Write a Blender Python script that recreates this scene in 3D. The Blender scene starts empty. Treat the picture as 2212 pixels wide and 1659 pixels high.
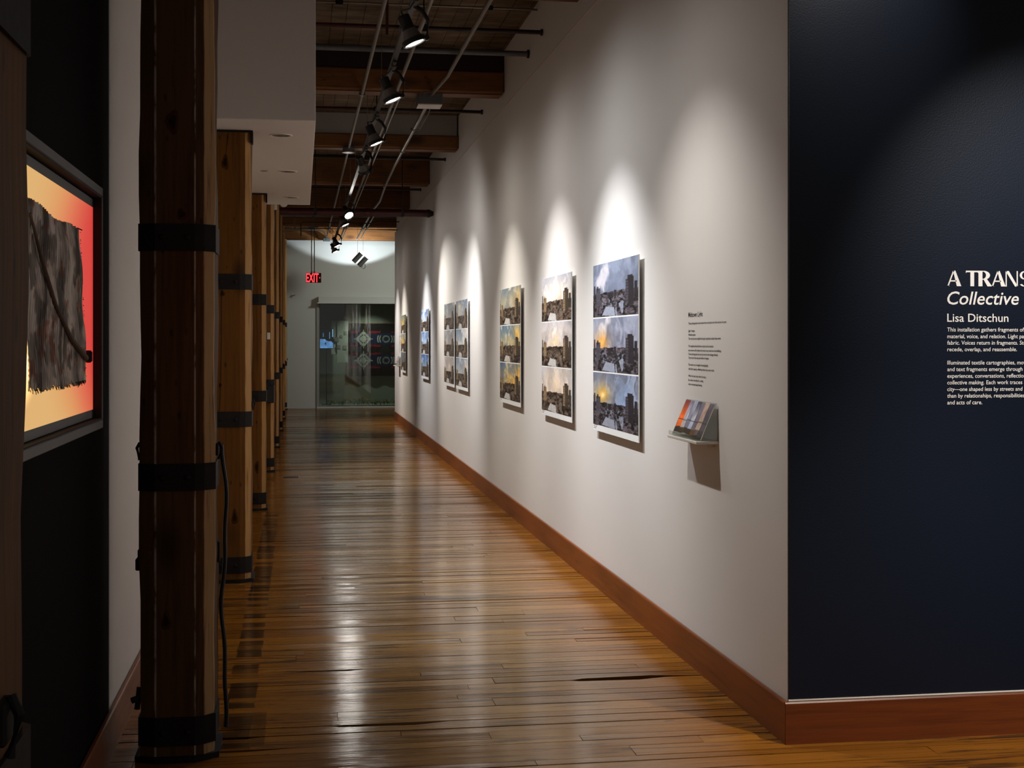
import bpy, bmesh, math, random
import numpy as np
from mathutils import Vector, Matrix

random.seed(7)
rng = np.random.RandomState(11)
S = bpy.context.scene
COL = S.collection
PI = math.pi
R = math.radians

# ------------------------------------------------------------------ camera, world, exposure
cam_d = bpy.data.cameras.new('camera')
cam = bpy.data.objects.new('camera', cam_d)
COL.objects.link(cam)
cam.location = (0, 0, 1.55)
cam.rotation_euler = (R(90), 0, R(-8.83))
cam_d.sensor_width = 36
cam_d.lens = 36 * 2935 / 2212
cam_d.shift_y = -91.5 / 2212
cam_d.clip_start = 0.05
S.camera = cam

wd = bpy.data.worlds.new('gallery_ambient')
S.world = wd
wd.use_nodes = True
wd.node_tree.nodes['Background'].inputs[0].default_value = (1.0, 0.95, 0.92, 1)
wd.node_tree.nodes['Background'].inputs[1].default_value = 0.15

S.view_settings.view_transform = 'Standard'
S.view_settings.look = 'None'
S.view_settings.exposure = 0.0
S.view_settings.gamma = 1.0
S.view_settings.use_curve_mapping = False
S.cycles.use_denoising = True
S.cycles.max_bounces = 10
S.cycles.diffuse_bounces = 5
S.cycles.sample_clamp_indirect = 4


def spot(name, loc, aim, power, color=(1, 1, 1), size=50, blend=0.7, radius=0.035):
    l = bpy.data.lights.new(name, 'SPOT')
    l.energy = power
    l.color = color
    l.spot_size = R(size)
    l.spot_blend = blend
    l.shadow_soft_size = radius
    o = bpy.data.objects.new(name, l)
    COL.objects.link(o)
    o.location = loc
    d = Vector(aim) - Vector(loc)
    o.rotation_euler = d.to_track_quat('-Z', 'Y').to_euler()
    return o


# lamp positions: (y, aim_y, aim_z, power, colour, cone)
LX, LZ = 0.657, 3.30
COOL, NEU, WARM = (0.88, 0.94, 1.0), (1.0, 0.96, 0.9), (1.0, 0.88, 0.68)
LAMPS = [
    (6.25, 6.10, .45, 122, (1, .97, .93), 90),
    (7.95, 7.85, .45, 350, (.94, .97, 1.0), 80),
    (9.85, 9.70, .45, 330, (.98, .97, .97), 80),
    (12.03, 11.90, .45, 245, (1, .96, .88), 80),
    (14.05, 15.3, .80, 385, (.97, .97, .96), 76),
    (18.95, 16.9, .95, 460, (1, .96, .90), 73),
    (20.5, 20.2, .60, 350, (.95, .97, 1), 75),
    (25.0, 24.6, .60, 300, (1, .94, .84), 75),
    (26.6, 26.4, .60, 275, (1, .97, .95), 75),
]
# two gallery lamps of the entry room that light the navy title wall (out of frame, in the room)
spot('entry_spot_light', (3.05, 3.1, 3.35), (3.05, 5.03, 1.65), 360, (.95, .97, 1.0), 50, 1.0)
spot('entry_floor_light', (3.15, 2.86, 3.40), (2.25, 4.35, 0), 520, (1.0, .90, .76), 50, .8)
spot('entry_spot_light.001', (2.25, 4.35, 3.55), (2.17, 5.03, 2.90), 60, (1.0, .93, .85), 56, 1.0)
# the twin cans hung near the far wall throw their light up onto it
spot('far_can_light', (1.32, 30.86, 3.46), (1.25, 31.476, 4.248), 95, (.80, .92, 1.0), 118, .15)


# unseen lamp added in the room at right to brighten the far wall
spot('far_fill_light', (3.5, 29.0, 4.1), (1.0, 31.6, 1.7), 260, (.95, 1.0, .93), 110, 1.0, .3)
# unseen lamp added inside the glass case to brighten its contents
spot('case_fill_light', (1.7, 32.45, 2.45), (1.6, 32.75, 1.0), 58, (.95, 1.0, .92), 120, .9)


# ------------------------------------------------------------------ helpers
def lin(c):
    c = np.asarray(c, dtype=float)
    return np.where(c <= 0.04045, c / 12.92, ((c + 0.055) / 1.055) ** 2.4)


def srgb(r, g, b):
    return tuple(float(v) for v in lin(np.array([r, g, b]) / 255.0)) + (1.0,)


class MB:
    """collects shapes into one mesh"""
    def __init__(self):
        self.v, self.f = [], []

    def add(self, vs, fs):
        n = len(self.v)
        self.v += [tuple(p) for p in vs]
        self.f += [tuple(i + n for i in q) for q in fs]
        return self

    def box(self, x0, x1, y0, y1, z0, z1, bev=0.0):
        if bev <= 0:
            vs = [(x, y, z) for z in (z0, z1) for y in (y0, y1) for x in (x0, x1)]
            return self.add(vs, [(0, 2, 3, 1), (4, 5, 7, 6), (0, 1, 5, 4), (2, 6, 7, 3), (0, 4, 6, 2), (1, 3, 7, 5)])
        bm = bmesh.new()
        bmesh.ops.create_cube(bm, size=1)
        for v in bm.verts:
            v.co = Vector(((x0 + x1) / 2 + v.co.x * (x1 - x0), (y0 + y1) / 2 + v.co.y * (y1 - y0), (z0 + z1) / 2 + v.co.z * (z1 - z0)))
        bmesh.ops.bevel(bm, geom=list(bm.edges), offset=bev, segments=1, affect='EDGES')
        bm.verts.index_update()
        self.add([v.co[:] for v in bm.verts], [[v.index for v in f.verts] for f in bm.faces])
        bm.free()
        return self

    def tube(self, pts, r, n=10, cap=True):
        pts = [Vector(p) for p in pts]
        rings = []
        up0 = None
        for i, p in enumerate(pts):
            if i == 0:
                d = pts[1] - p
            elif i == len(pts) - 1:
                d = p - pts[i - 1]
            else:
                d = (pts[i + 1] - p).normalized() + (p - pts[i - 1]).normalized()
            d.normalize()
            if up0 is None:
                up0 = Vector((0, 0, 1)) if abs(d.z) < .9 else Vector((1, 0, 0))
            a = d.cross(up0)
            if a.length < 1e-5:
                a = d.cross(Vector((0, 1, 0)))
            a.normalize()
            b = a.cross(d).normalized()
            rr = r[i] if isinstance(r, (list, tuple)) else r
            rings.append([p + a * math.cos(t) * rr + b * math.sin(t) * rr for t in [2 * PI * k / n for k in range(n)]])
        vs = [q for ring in rings for q in ring]
        fs = []
        for i in range(len(rings) - 1):
            for k in range(n):
                fs.append((i * n + k, i * n + (k + 1) % n, (i + 1) * n + (k + 1) % n, (i + 1) * n + k))
        if cap:
            fs.append(tuple(range(n))[::-1])
            fs.append(tuple((len(rings) - 1) * n + k for k in range(n)))
        return self.add(vs, fs)

    def lathe(self, prof, M=None, n=24, cap0=False, cap1=False):
        """prof: list of (radius, z); M: matrix"""
        vs, fs = [], []
        for (r, z) in prof:
            for k in range(n):
                t = 2 * PI * k / n
                p = Vector((r * math.cos(t), r * math.sin(t), z))
                vs.append(M @ p if M else p)
        for i in range(len(prof) - 1):
            for k in range(n):
                fs.append((i * n + k, i * n + (k + 1) % n, (i + 1) * n + (k + 1) % n, (i + 1) * n + k))
        if cap0:
            fs.append(tuple(range(n))[::-1])
        if cap1:
            fs.append(tuple((len(prof) - 1) * n + k for k in range(n)))
        return self.add(vs, fs)

    def prism(self, poly, z0, z1):
        n = len(poly)
        vs = [(x, y, z0) for x, y in poly] + [(x, y, z1) for x, y in poly]
        fs = [tuple(range(n))[::-1], tuple(range(n, 2 * n))]
        fs += [(k, (k + 1) % n, n + (k + 1) % n, n + k) for k in range(n)]
        return self.add(vs, fs)

    def mesh(self, name, mat, smooth=False):
        me = bpy.data.meshes.new(name)
        me.from_pydata(self.v, [], self.f)
        bm = bmesh.new()
        bm.from_mesh(me)
        bmesh.ops.recalc_face_normals(bm, faces=bm.faces)
        bm.to_mesh(me)
        bm.free()
        if mat:
            me.materials.append(mat)
        if smooth:
            for p in me.polygons:
                p.use_smooth = True
            try:
                me.set_sharp_from_angle(angle=R(40))
            except Exception:
                pass
        return me


def obj(name, data, mat=None, parent=None, loc=None, smooth=False):
    me = data.mesh(name, mat, smooth) if isinstance(data, MB) else data
    o = bpy.data.objects.new(name, me)
    COL.objects.link(o)
    if parent:
        o.parent = parent
    if loc:
        o.location = loc
    return o


def tag(o, label=None, cat=None, group=None, kind=None):
    if label:
        o['label'] = label
    if cat:
        o['category'] = cat
    if group:
        o['group'] = group
    if kind:
        o['kind'] = kind
    return o


def thing(name, label, cat, loc=(0, 0, 0), rot=(0, 0, 0), group=None):
    o = bpy.data.objects.new(name, None)
    o.empty_display_size = .1
    COL.objects.link(o)
    o.location = loc
    o.rotation_euler = rot
    return tag(o, label, cat, group)


def struct(name, mb, mat, parent=None, label=None, loc=None):
    o = obj(name, mb, mat, parent, loc)
    o['kind'] = 'structure'
    if label:
        o['label'] = label
    return o


def kids(o):
    return [c for c in bpy.data.objects if c.parent == o]


def dup(root, loc, rot=None, label=None):
    def cp(o, par):
        c = o.copy()
        COL.objects.link(c)
        c.parent = par
        for k in kids(o):
            cp(k, c)
        return c
    r = cp(root, None)
    r.location = loc
    if rot is not None:
        r.rotation_euler = rot
    if label:
        r['label'] = label
    return r


# ------------------------------------------------------------------ materials
class N:
    def __init__(self, name):
        self.m = bpy.data.materials.new(name)
        self.m.use_nodes = True
        self.t = self.m.node_tree
        self.b = self.t.nodes['Principled BSDF']
        self.out = self.t.nodes['Material Output']

    def n(self, typ, **kw):
        nd = self.t.nodes.new(typ)
        for k, v in kw.items():
            if isinstance(k, str) and hasattr(nd, k):
                setattr(nd, k, v)
        return nd

    def l(self, a, b):
        self.t.links.new(a, b)

    def math(self, op, a, b=None, c=None, clamp=False):
        nd = self.n('ShaderNodeMath', operation=op)
        nd.use_clamp = clamp
        for i, x in enumerate((a, b, c)):
            if x is None:
                continue
            if isinstance(x, (int, float)):
                nd.inputs[i].default_value = x
            else:
                self.l(x, nd.inputs[i])
        return nd.outputs[0]

    def mix(self, fac, a, b, blend='MIX'):
        nd = self.n('ShaderNodeMix', data_type='RGBA', blend_type=blend)
        for s, x in ((nd.inputs[0], fac), (nd.inputs[6], a), (nd.inputs[7], b)):
            if isinstance(x, (int, float)):
                s.default_value = x
            elif isinstance(x, tuple):
                s.default_value = x
            else:
                self.l(x, s)
        return nd.outputs[2]

    def mapping(self, src, scale=(1, 1, 1), loc=(0, 0, 0)):
        nd = self.n('ShaderNodeMapping')
        nd.inputs['Scale'].default_value = scale
        nd.inputs['Location'].default_value = loc
        self.l(src, nd.inputs[0])
        return nd.outputs[0]

    def noise(self, vec, scale=5, detail=4, rough=.55):
        nd = self.n('ShaderNodeTexNoise')
        nd.inputs['Scale'].default_value = scale
        nd.inputs['Detail'].default_value = detail
        nd.inputs['Roughness'].default_value = rough
        if vec is not None:
            self.l(vec, nd.inputs['Vector'])
        return nd.outputs[0]

    def ramp(self, fac, stops):
        nd = self.n('ShaderNodeValToRGB')
        el = nd.color_ramp.elements
        while len(el) < len(stops):
            el.new(.5)
        for e, (p, c) in zip(el, stops):
            e.position = p
            e.color = c if len(c) == 4 else tuple(c) + (1,)
        self.l(fac, nd.inputs[0])
        return nd.outputs[0]

    def smooth(self, x, lo, hi):
        nd = self.n('ShaderNodeMapRange')
        nd.interpolation_type = 'SMOOTHSTEP'
        nd.inputs[1].default_value = lo
        nd.inputs[2].default_value = hi
        self.l(x, nd.inputs[0])
        return nd.outputs[0]

    def bump(self, h, strength=.2, dist=.01):
        nd = self.n('ShaderNodeBump')
        nd.inputs['Strength'].default_value = strength
        nd.inputs['Distance'].default_value = dist
        self.l(h, nd.inputs['Height'])
        self.l(nd.outputs[0], self.b.inputs['Normal'])

    def set(self, color=None, rough=None, metal=None, spec=None, **kw):
        b = self.b
        if color is not None:
            if isinstance(color, tuple):
                b.inputs['Base Color'].default_value = color
            else:
                self.l(color, b.inputs['Base Color'])
        if rough is not None:
            if isinstance(rough, (int, float)):
                b.inputs['Roughness'].default_value = rough
            else:
                self.l(rough, b.inputs['Roughness'])
        if metal is not None:
            b.inputs['Metallic'].default_value = metal
        if spec is not None:
            b.inputs['Specular IOR Level'].default_value = spec
        return self


def objco(k):
    return k.n('ShaderNodeTexCoord').outputs['Object']


def plain(name, c, rough=.5, metal=0, var=.12, scale=30, spec=.5, bump=0):
    k = N(name)
    co = objco(k)
    nz = k.noise(co, scale, 3)
    f = k.math('MULTIPLY_ADD', nz, var * 2, 1 - var)
    nd = k.n('ShaderNodeMix', data_type='RGBA', blend_type='MULTIPLY')
    nd.inputs[0].default_value = 1
    nd.inputs[6].default_value = c
    k.l(f, nd.inputs[7])
    k.set(nd.outputs[2], rough, metal, spec)
    if bump:
        k.bump(nz, bump, .004)
    return k.m


def paint_wall(name, c, rough=.6, spec=.3, bump=.12):
    k = N(name)
    g = k.n('ShaderNodeNewGeometry').outputs['Position']
    big = k.noise(g, .9, 3)
    fine = k.noise(g, 160, 3)
    c2 = tuple(x * .93 for x in c[:3]) + (1,)
    k.set(k.mix(big, c, c2), rough, 0, spec)
    k.bump(fine, bump, .002)
    return k.m


def wood(name, c_light, c_dark, axis='Z', rough=.5, grain=1.0, knots=True, streak=None, spec=.4, worn_lit=None):
    k = N(name)
    co = objco(k)
    rnd = k.n('ShaderNodeObjectInfo').outputs['Random']
    off = k.n('ShaderNodeCombineXYZ')
    k.l(k.math('MULTIPLY', rnd, 37.0), off.inputs[0])
    k.l(k.math('MULTIPLY', rnd, 19.0), off.inputs[1])
    k.l(k.math('MULTIPLY', rnd, 53.0), off.inputs[2])
    va = k.n('ShaderNodeVectorMath', operation='ADD')
    k.l(co, va.inputs[0])
    k.l(off.outputs[0], va.inputs[1])
    v = va.outputs[0]
    st = {'X': (.05, 1, 1), 'Y': (1, .05, 1), 'Z': (1, 1, .05)}[axis]
    g = k.noise(k.mapping(v, st), 55 * grain, 5, .65)
    st2 = {'X': (.3, 1, 1), 'Y': (1, .3, 1), 'Z': (1, 1, .3)}[axis]
    big = k.noise(k.mapping(v, st2), 3.2, 3)
    f = k.math('ADD', k.math('MULTIPLY', g, .65), k.math('MULTIPLY', big, .55))
    col = k.ramp(f, [(.35, c_dark), (.62, c_light), (.85, tuple(min(1, x * 1.25) for x in c_light[:3]) + (1,))])
    if knots:
        kst = {'X': (.45, 1, 1), 'Y': (1, .45, 1), 'Z': (1, 1, .45)}[axis]
        vo = k.n('ShaderNodeTexVoronoi')
        vo.inputs['Scale'].default_value = 3.1
        k.l(k.mapping(v, kst), vo.inputs['Vector'])
        ring = k.smooth(vo.outputs['Distance'], .24, .05)
        col = k.mix(k.math('MULTIPLY', ring, .75), col, tuple(x * .3 for x in c_dark[:3]) + (1,))
        vo2 = k.n('ShaderNodeTexVoronoi')
        vo2.inputs['Scale'].default_value = 17
        k.l(k.mapping(v, kst), vo2.inputs['Vector'])
        sp = k.smooth(vo2.outputs['Distance'], .17, .06)
        col = k.mix(k.math('MULTIPLY', sp, .6), col, tuple(x * .2 for x in c_dark[:3]) + (1,))
    if streak:
        sx = k.n('ShaderNodeSeparateXYZ')
        k.l(co, sx.inputs[0])
        m = None
        nzz = k.noise(k.mapping(co, (3, 3, 1)), 9, 4)
        for xs, w in streak:
            d = k.math('ABSOLUTE', k.math('SUBTRACT', sx.outputs[0], xs))
            a = k.smooth(d, w, w * .35)
            m = a if m is None else k.math('MAXIMUM', m, a)
        m = k.math('MULTIPLY', m, k.smooth(nzz, .36, .58))
        patch = k.math('MULTIPLY', k.smooth(k.noise(k.mapping(co, (1, 1, .4)), 7, 5, .7), .64, .72), .55)
        front = k.math('LESS_THAN', sx.outputs[1], .03)
        m = k.math('MULTIPLY', k.math('MAXIMUM', m, patch), front)
        col = k.mix(k.math('MULTIPLY', m, .8), col, srgb(190, 175, 160))
    if worn_lit:
        # right corners lightened: wall light painted in, along with pale rubbed wood
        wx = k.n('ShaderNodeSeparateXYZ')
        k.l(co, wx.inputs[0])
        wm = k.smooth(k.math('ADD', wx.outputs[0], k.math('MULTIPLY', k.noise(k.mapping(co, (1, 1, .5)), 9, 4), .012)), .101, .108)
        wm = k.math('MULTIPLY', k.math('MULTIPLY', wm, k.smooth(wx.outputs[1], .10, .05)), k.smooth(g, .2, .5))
        col = k.mix(k.math('MULTIPLY', wm, .85), col, worn_lit)
    k.set(col, rough, 0, spec)
    k.bump(g, .25, .004)
    return k.m


def vcol(name, rough=.5, spec=.3, emit=0.0):
    k = N(name)
    a = k.n('ShaderNodeVertexColor')
    a.layer_name = 'Col'
    k.set(a.outputs[0], rough, 0, spec)
    if emit:
        k.l(a.outputs[0], k.b.inputs['Emission Color'])
        k.b.inputs['Emission Strength'].default_value = emit
    return k.m


def emit(name, c, s):
    k = N(name)
    k.set((0, 0, 0, 1), .6)
    k.b.inputs['Emission Color'].default_value = c
    k.b.inputs['Emission Strength'].default_value = s
    return k.m


M = {}
M['white'] = paint_wall('white_wall_paint', srgb(222, 217, 212), .62)
M['white2'] = paint_wall('soffit_paint', srgb(205, 196, 188), .7)
M['far'] = paint_wall('far_wall_paint', srgb(200, 200, 194), .7)
M['navy'] = paint_wall('navy_wall_paint', srgb(9, 17, 31), .42, .25, .3)
M['black_wall'] = paint_wall('charcoal_wall_paint', srgb(15, 14, 14), .85, .06)
M['base'] = wood('baseboard_wood', srgb(124, 64, 20), srgb(80, 36, 9), 'Y', .38, .7, False)
M['basex'] = wood('baseboard_wood_entry', srgb(98, 46, 16), srgb(60, 24, 8), 'X', .38, .7, False)
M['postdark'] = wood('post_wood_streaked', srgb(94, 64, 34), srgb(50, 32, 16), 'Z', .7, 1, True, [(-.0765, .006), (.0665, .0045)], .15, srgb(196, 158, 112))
M['post'] = wood('post_wood', srgb(106, 66, 17), srgb(68, 39, 9), 'Z', .65, spec=.18, worn_lit=srgb(190, 146, 92))
M['beam'] = wood('beam_wood', srgb(114, 71, 29), srgb(64, 36, 13), 'X', .6)
M['iron'] = plain('blackened_iron', srgb(28, 24, 23), .7, .0, .3, 25, .25, .3)
M['black'] = plain('black_lamp_metal', srgb(22, 21, 21), .45, .1)
M['grey_metal'] = plain('grey_lamp_metal', srgb(120, 116, 112), .45, .5)
M['steel'] = plain('galvanised_steel', srgb(132, 126, 118), .4, .8, .25, 60)
M['conduit'] = plain('conduit_steel', srgb(112, 102, 92), .5, .6, .35, 40)
M['bluegrey'] = plain('grey_conduit', srgb(96, 98, 102), .55, .3, .25, 40)
M['redpipe'] = plain('red_sprinkler_paint', srgb(64, 19, 16), .45, .1, .25, 20)
M['darkpipe'] = plain('dark_pipe', srgb(44, 32, 30), .5, .3, .25, 20)
M['header'] = plain('header_paint', srgb(150, 146, 142), .7, 0, .08)
M['whiteplastic'] = plain('white_plastic', srgb(215, 208, 198), .45, 0, .05)
M['panel'] = plain('white_print_border', srgb(232, 232, 230), .55, 0, .02)
M['panelback'] = plain('panel_edge', srgb(200, 200, 196), .6, 0, .03)
M['print'] = vcol('photograph_print', .5, .25)
M['cloth'] = vcol('woven_cloth', .9, .1)
M['ink'] = plain('black_vinyl', srgb(26, 26, 28), .5, 0, .02)
M['cream'] = plain('cream_vinyl', srgb(240, 228, 214), .5, 0, .02)
M['frame'] = plain('grey_frame_paint', srgb(70, 66, 66), .5, 0, .08)
M['recess'] = plain('black_recess', srgb(10, 8, 8), .8, 0, .1)
M['jamb'] = plain('pale_jamb', srgb(150, 150, 142), .6, 0, .06)
M['niche'] = paint_wall('case_back_paint', srgb(150, 154, 142), .8)
M['leaf'] = plain('leaf_green', srgb(84, 112, 40), .6, 0, .4, 20)
M['petal_red'] = plain('red_petals', srgb(150, 50, 50), .6, 0, .2)
M['petal_yel'] = plain('yellow_petals', srgb(190, 150, 50), .6, 0, .2)
M['petal_pink'] = plain('pink_petals', srgb(190, 130, 150), .6, 0, .2)
M['exit_box'] = plain('exit_sign_housing', srgb(60, 30, 28), .5, .2, .1)
M['exit_red'] = emit('exit_letter_glow', (1.0, .035, .045, 1), 2.6)
M['lens'] = emit('lamp_lens_glow', (1.0, .95, .86, 1), 26)
M['lens_cool'] = emit('can_bulb_glow', (.9, .96, 1, 1), 14)
M['subfloor'] = plain('dark_subfloor', srgb(22, 14, 9), .9, 0, .2)
M['downlight'] = plain('downlight_reflector', srgb(120, 108, 98), .3, .4, .1)

# clear pane: part mirror, part see-through
k = N('case_glass')
tr = k.n('ShaderNodeBsdfTransparent')
tr.inputs[0].default_value = (.80, .87, .82, 1)
gl = k.n('ShaderNodeBsdfGlossy')
gl.inputs['Roughness'].default_value = .02
fr = k.n('ShaderNodeFresnel')
fr.inputs[0].default_value = 1.55
mx = k.n('ShaderNodeMixShader')
k.l(k.math('MULTIPLY_ADD', fr.outputs[0], 1.2, .03), mx.inputs[0])
k.l(tr.outputs[0], mx.inputs[1])
k.l(gl.outputs[0], mx.inputs[2])
k.l(mx.outputs[0], k.out.inputs[0])
M['glass'] = k.m
k = N('acrylic')
tr = k.n('ShaderNodeBsdfTransparent')
tr.inputs[0].default_value = (.90, .92, .90, 1)
gl = k.n('ShaderNodeBsdfGlossy')
gl.inputs['Roughness'].default_value = .08
mx = k.n('ShaderNodeMixShader')
mx.inputs[0].default_value = .14
k.l(tr.outputs[0], mx.inputs[1])
k.l(gl.outputs[0], mx.inputs[2])
k.l(mx.outputs[0], k.out.inputs[0])
M['acrylic'] = k.m

# worn hardwood floor
k = N('worn_hardwood')
g = k.n('ShaderNodeNewGeometry').outputs['Position']
ta = k.n('ShaderNodeVertexColor')
ta.layer_name = 'tint'
ts = k.n('ShaderNodeSeparateColor')
k.l(ta.outputs[0], ts.inputs[0])
t1, t2 = ts.outputs[0], ts.outputs[1]
cz = k.n('ShaderNodeCombineXYZ')
k.l(k.math('MULTIPLY', t2, 23.0), cz.inputs[2])
va = k.n('ShaderNodeVectorMath', operation='ADD')
k.l(g, va.inputs[0])
k.l(cz.outputs[0], va.inputs[1])
v = va.outputs[0]
grain = k.noise(k.mapping(v, (.035, 1, 1)), 70, 5, .65)
streaks = k.noise(k.mapping(v, (.09, 1, 1)), 17, 5, .7)
wearbig = k.noise(k.mapping(g, (.35, 1, 1)), 1.15, 4, .6)
sx = k.n('ShaderNodeSeparateXYZ')
k.l(g, sx.inputs[0])
X, Y = sx.outputs[0], sx.outputs[1]
f = k.math('ADD', k.math('MULTIPLY', grain, .72), k.math('MULTIPLY', t1, .28))
fresh = k.ramp(f, [(.2, srgb(94, 56, 16)), (.5, srgb(132, 82, 25)), (.8, srgb(154, 103, 36))])
worn_lit = k.ramp(f, [(.2, srgb(76, 57, 36)), (.5, srgb(114, 89, 57)), (.8, srgb(142, 114, 76))])
edge = k.math('MULTIPLY', k.smooth(k.math('ADD', X, k.math('MULTIPLY', wearbig, .5)), 2.0, 1.35), k.smooth(k.math('ADD', X, k.math('MULTIPLY', wearbig, .3)), -.1, .45))
col = k.mix(k.math('MULTIPLY', edge, .8), fresh, worn_lit)
dk = k.math('MULTIPLY', k.smooth(streaks, .51, .64), k.smooth(wearbig, .36, .56))
col = k.mix(k.math('MULTIPLY', dk, .82), col, srgb(44, 33, 26))
blot = k.smooth(k.noise(k.mapping(g, (.5, 1, 1)), 9, 4, .65), .66, .74)
col = k.mix(k.math('MULTIPLY', blot, .6), col, srgb(50, 36, 26))
# old tape residue along the row of posts
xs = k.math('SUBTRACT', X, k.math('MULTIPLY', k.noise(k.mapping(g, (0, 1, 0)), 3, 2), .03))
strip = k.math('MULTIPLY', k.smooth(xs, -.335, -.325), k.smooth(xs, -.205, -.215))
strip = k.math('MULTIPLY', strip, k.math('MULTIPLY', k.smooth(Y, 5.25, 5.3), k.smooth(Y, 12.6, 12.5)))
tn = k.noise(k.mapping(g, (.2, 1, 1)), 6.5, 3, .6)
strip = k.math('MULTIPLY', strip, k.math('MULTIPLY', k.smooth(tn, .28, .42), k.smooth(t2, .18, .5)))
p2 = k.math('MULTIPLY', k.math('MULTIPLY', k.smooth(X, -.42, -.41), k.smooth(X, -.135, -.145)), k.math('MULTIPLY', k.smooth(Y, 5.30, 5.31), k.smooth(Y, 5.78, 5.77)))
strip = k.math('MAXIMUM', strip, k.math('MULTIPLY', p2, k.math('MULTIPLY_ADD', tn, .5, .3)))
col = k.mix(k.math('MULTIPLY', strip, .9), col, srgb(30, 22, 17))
k.set(col, k.math('MULTIPLY_ADD', streaks, .20, .02), 0, .22)
k.bump(k.math('ADD', k.math('MULTIPLY', grain, .6), k.math('MULTIPLY', k.noise(k.mapping(v, (.06, 1, 1)), 16, 3), 1.6)), .24, .004)
M['floor'] = k.m

# rough boarded deck overhead
k = N('deck_boards')
co = objco(k)
n1 = k.noise(k.mapping(co, (.25, 1, 1)), 8, 6, .7)
n2 = k.noise(co, 2.2, 4)
k.set(k.ramp(k.math('ADD', k.math('MULTIPLY', n1, .6), k.math('MULTIPLY', n2, .4)), [(.35, srgb(58, 44, 32)), (.52, srgb(104, 88, 70)), (.68, srgb(140, 122, 100))]), .85, 0, .2)
k.bump(n1, .5, .01)
M['deck'] = k.m

# backlit panel of the lightbox: yellow behind the cloth, red towards the far end
k = N('lightbox_glow')
g = objco(k)
sx = k.n('ShaderNodeSeparateXYZ')
k.l(g, sx.inputs[0])
Yl, Zl = sx.outputs[1], sx.outputs[2]
t = k.math('SUBTRACT', Yl, k.math('MULTIPLY', k.math('ABSOLUTE', k.math('SUBTRACT', Zl, 1.72)), 1.5))
hue = k.ramp(k.smooth(t, 3.20, 4.25), [(0, (1, .58, .20)), (.35, (1, .42, .14)), (.65, (1, .24, .10)), (1, (.95, .065, .05))])
d1 = k.math('ADD', k.math('POWER', k.math('MULTIPLY', k.math('SUBTRACT', Yl, 3.36), 2.4), 2), k.math('POWER', k.math('MULTIPLY', k.math('SUBTRACT', Zl, 1.64), 3.4), 2))
hot = k.smooth(d1, .9, .15)
st = k.math('MULTIPLY_ADD', hot, 2.6, .70)
hue = k.mix(k.math('MULTIPLY', hot, .5), hue, (1, .74, .36, 1))
k.set((.02, .02, .02, 1), .5)
k.l(hue, k.b.inputs['Emission Color'])
k.l(st, k.b.inputs['Emission Strength'])
M['glow'] = k.m


# ------------------------------------------------------------------ the room
POST_Y = [1.40, 5.14, 8.90, 12.65, 16.40, 20.15, 23.90, 27.65, 31.30]
WX, YC, YE, YF = 1.86, 5.03, 27.28, 32.0     # right wall plane, entry corner, far corner, far wall
DECK = 4.30

# floor: a dark subfloor with every near board its own part
fl = struct('floor', MB().box(-.9, 6.0, -2.0, 33.4, -.12, -.022), M['subfloor'])


def plank_mesh(name, planks):
    """planks: list of (x0,x1,y0,y1,z,tilt,tint,chip)"""
    vs, fs, tn = [], [], []
    for (x0, x1, y0, y1, z, tl, tt, chip) in planks:
        if chip:
            a, b, d, side = chip
            if side > 0:
                poly = [(x0, y0), (x1, y0), (x1, y1), (b, y1), ((a + b) / 2 + .1, y1 - d), (a + .05, y1 - d * .6), (a, y1), (x0, y1)]
            else:
                poly = [(x0, y0), (a, y0), (a + .05, y0 + d * .6), ((a + b) / 2 + .1, y0 + d), (b, y0), (x1, y0), (x1, y1), (x0, y1)]
        else:
            poly = [(x0, y0), (x1, y0), (x1, y1), (x0, y1)]
        n = len(vs)
        m = len(poly)
        for (x, y) in poly:
            vs.append((x, y, z + tl * ((y - y0) / (y1 - y0) - .5)))
        for (x, y) in poly:
            vs.append((x, y, -.022))
        F = [tuple(range(n, n + m))] + [(n + i, n + m + i, n + m + (i + 1) % m, n + (i + 1) % m) for i in range(m)]
        fs += F
        tn += [tt] * sum(len(q) for q in F)
    me = bpy.data.meshes.new(name)
    me.from_pydata(vs, [], fs)
    at = me.color_attributes.new('tint', 'FLOAT_COLOR', 'CORNER')
    at.data.foreach_set('color', np.array([(a, b, 0, 1) for a, b in tn], dtype=np.float32).ravel())
    me.materials.append(M['floor'])
    return me


CHIPS = {}
near, rest = [], []
y = -1.6
rowi = 0
while y < 33.2:
    w = random.choice([.062, .075, .085, .088, .095, .11, .125])
    if y > 9.5:
        w = random.choice([.062, .075, .085])
    xr = 1.845 if 5.02 < y < YE else (5.6 if y < 5.03 else 4.6)
    x = -.80 - random.random() * 1.2
    gap = random.choice([.003, .004, .0055, .007])
    while x < xr:
        ln = random.uniform(1.0, 3.4)
        x1 = min(x + ln, xr)
        if xr - x1 < .25:
            x1 = xr
        x0 = max(x, -.80)
        if x1 - x0 > .04:
            chip = None
            if 4.4 < y < 8.8 and x1 - x0 > .8 and random.random() < .16:
                a = x0 + (x1 - x0) * random.uniform(.1, .5)
                b = min(x1 - .05, a + random.uniform(.25, .6))
                chip = (a, b, w * random.uniform(.16, .34), random.choice((-1, 1)))
            p = (x0 + .0008, x1 - .0012, y, y + w - gap, random.uniform(-.0009, .0009), random.uniform(-.002, .002), (random.random(), random.random()), chip)
            (near if 4.45 < y < 9.0 and x0 < 3.4 else rest).append(p)
        x = x1 if x1 < xr else xr
    y += w
    rowi += 1
for i, p in enumerate(near[:300]):
    obj('plank', plank_mesh('plank', [p]), None, fl)
rest += near[300:]
o = obj('distant_planks', plank_mesh('distant_planks', rest), None, fl)
o['kind'] = 'stuff'

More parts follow.
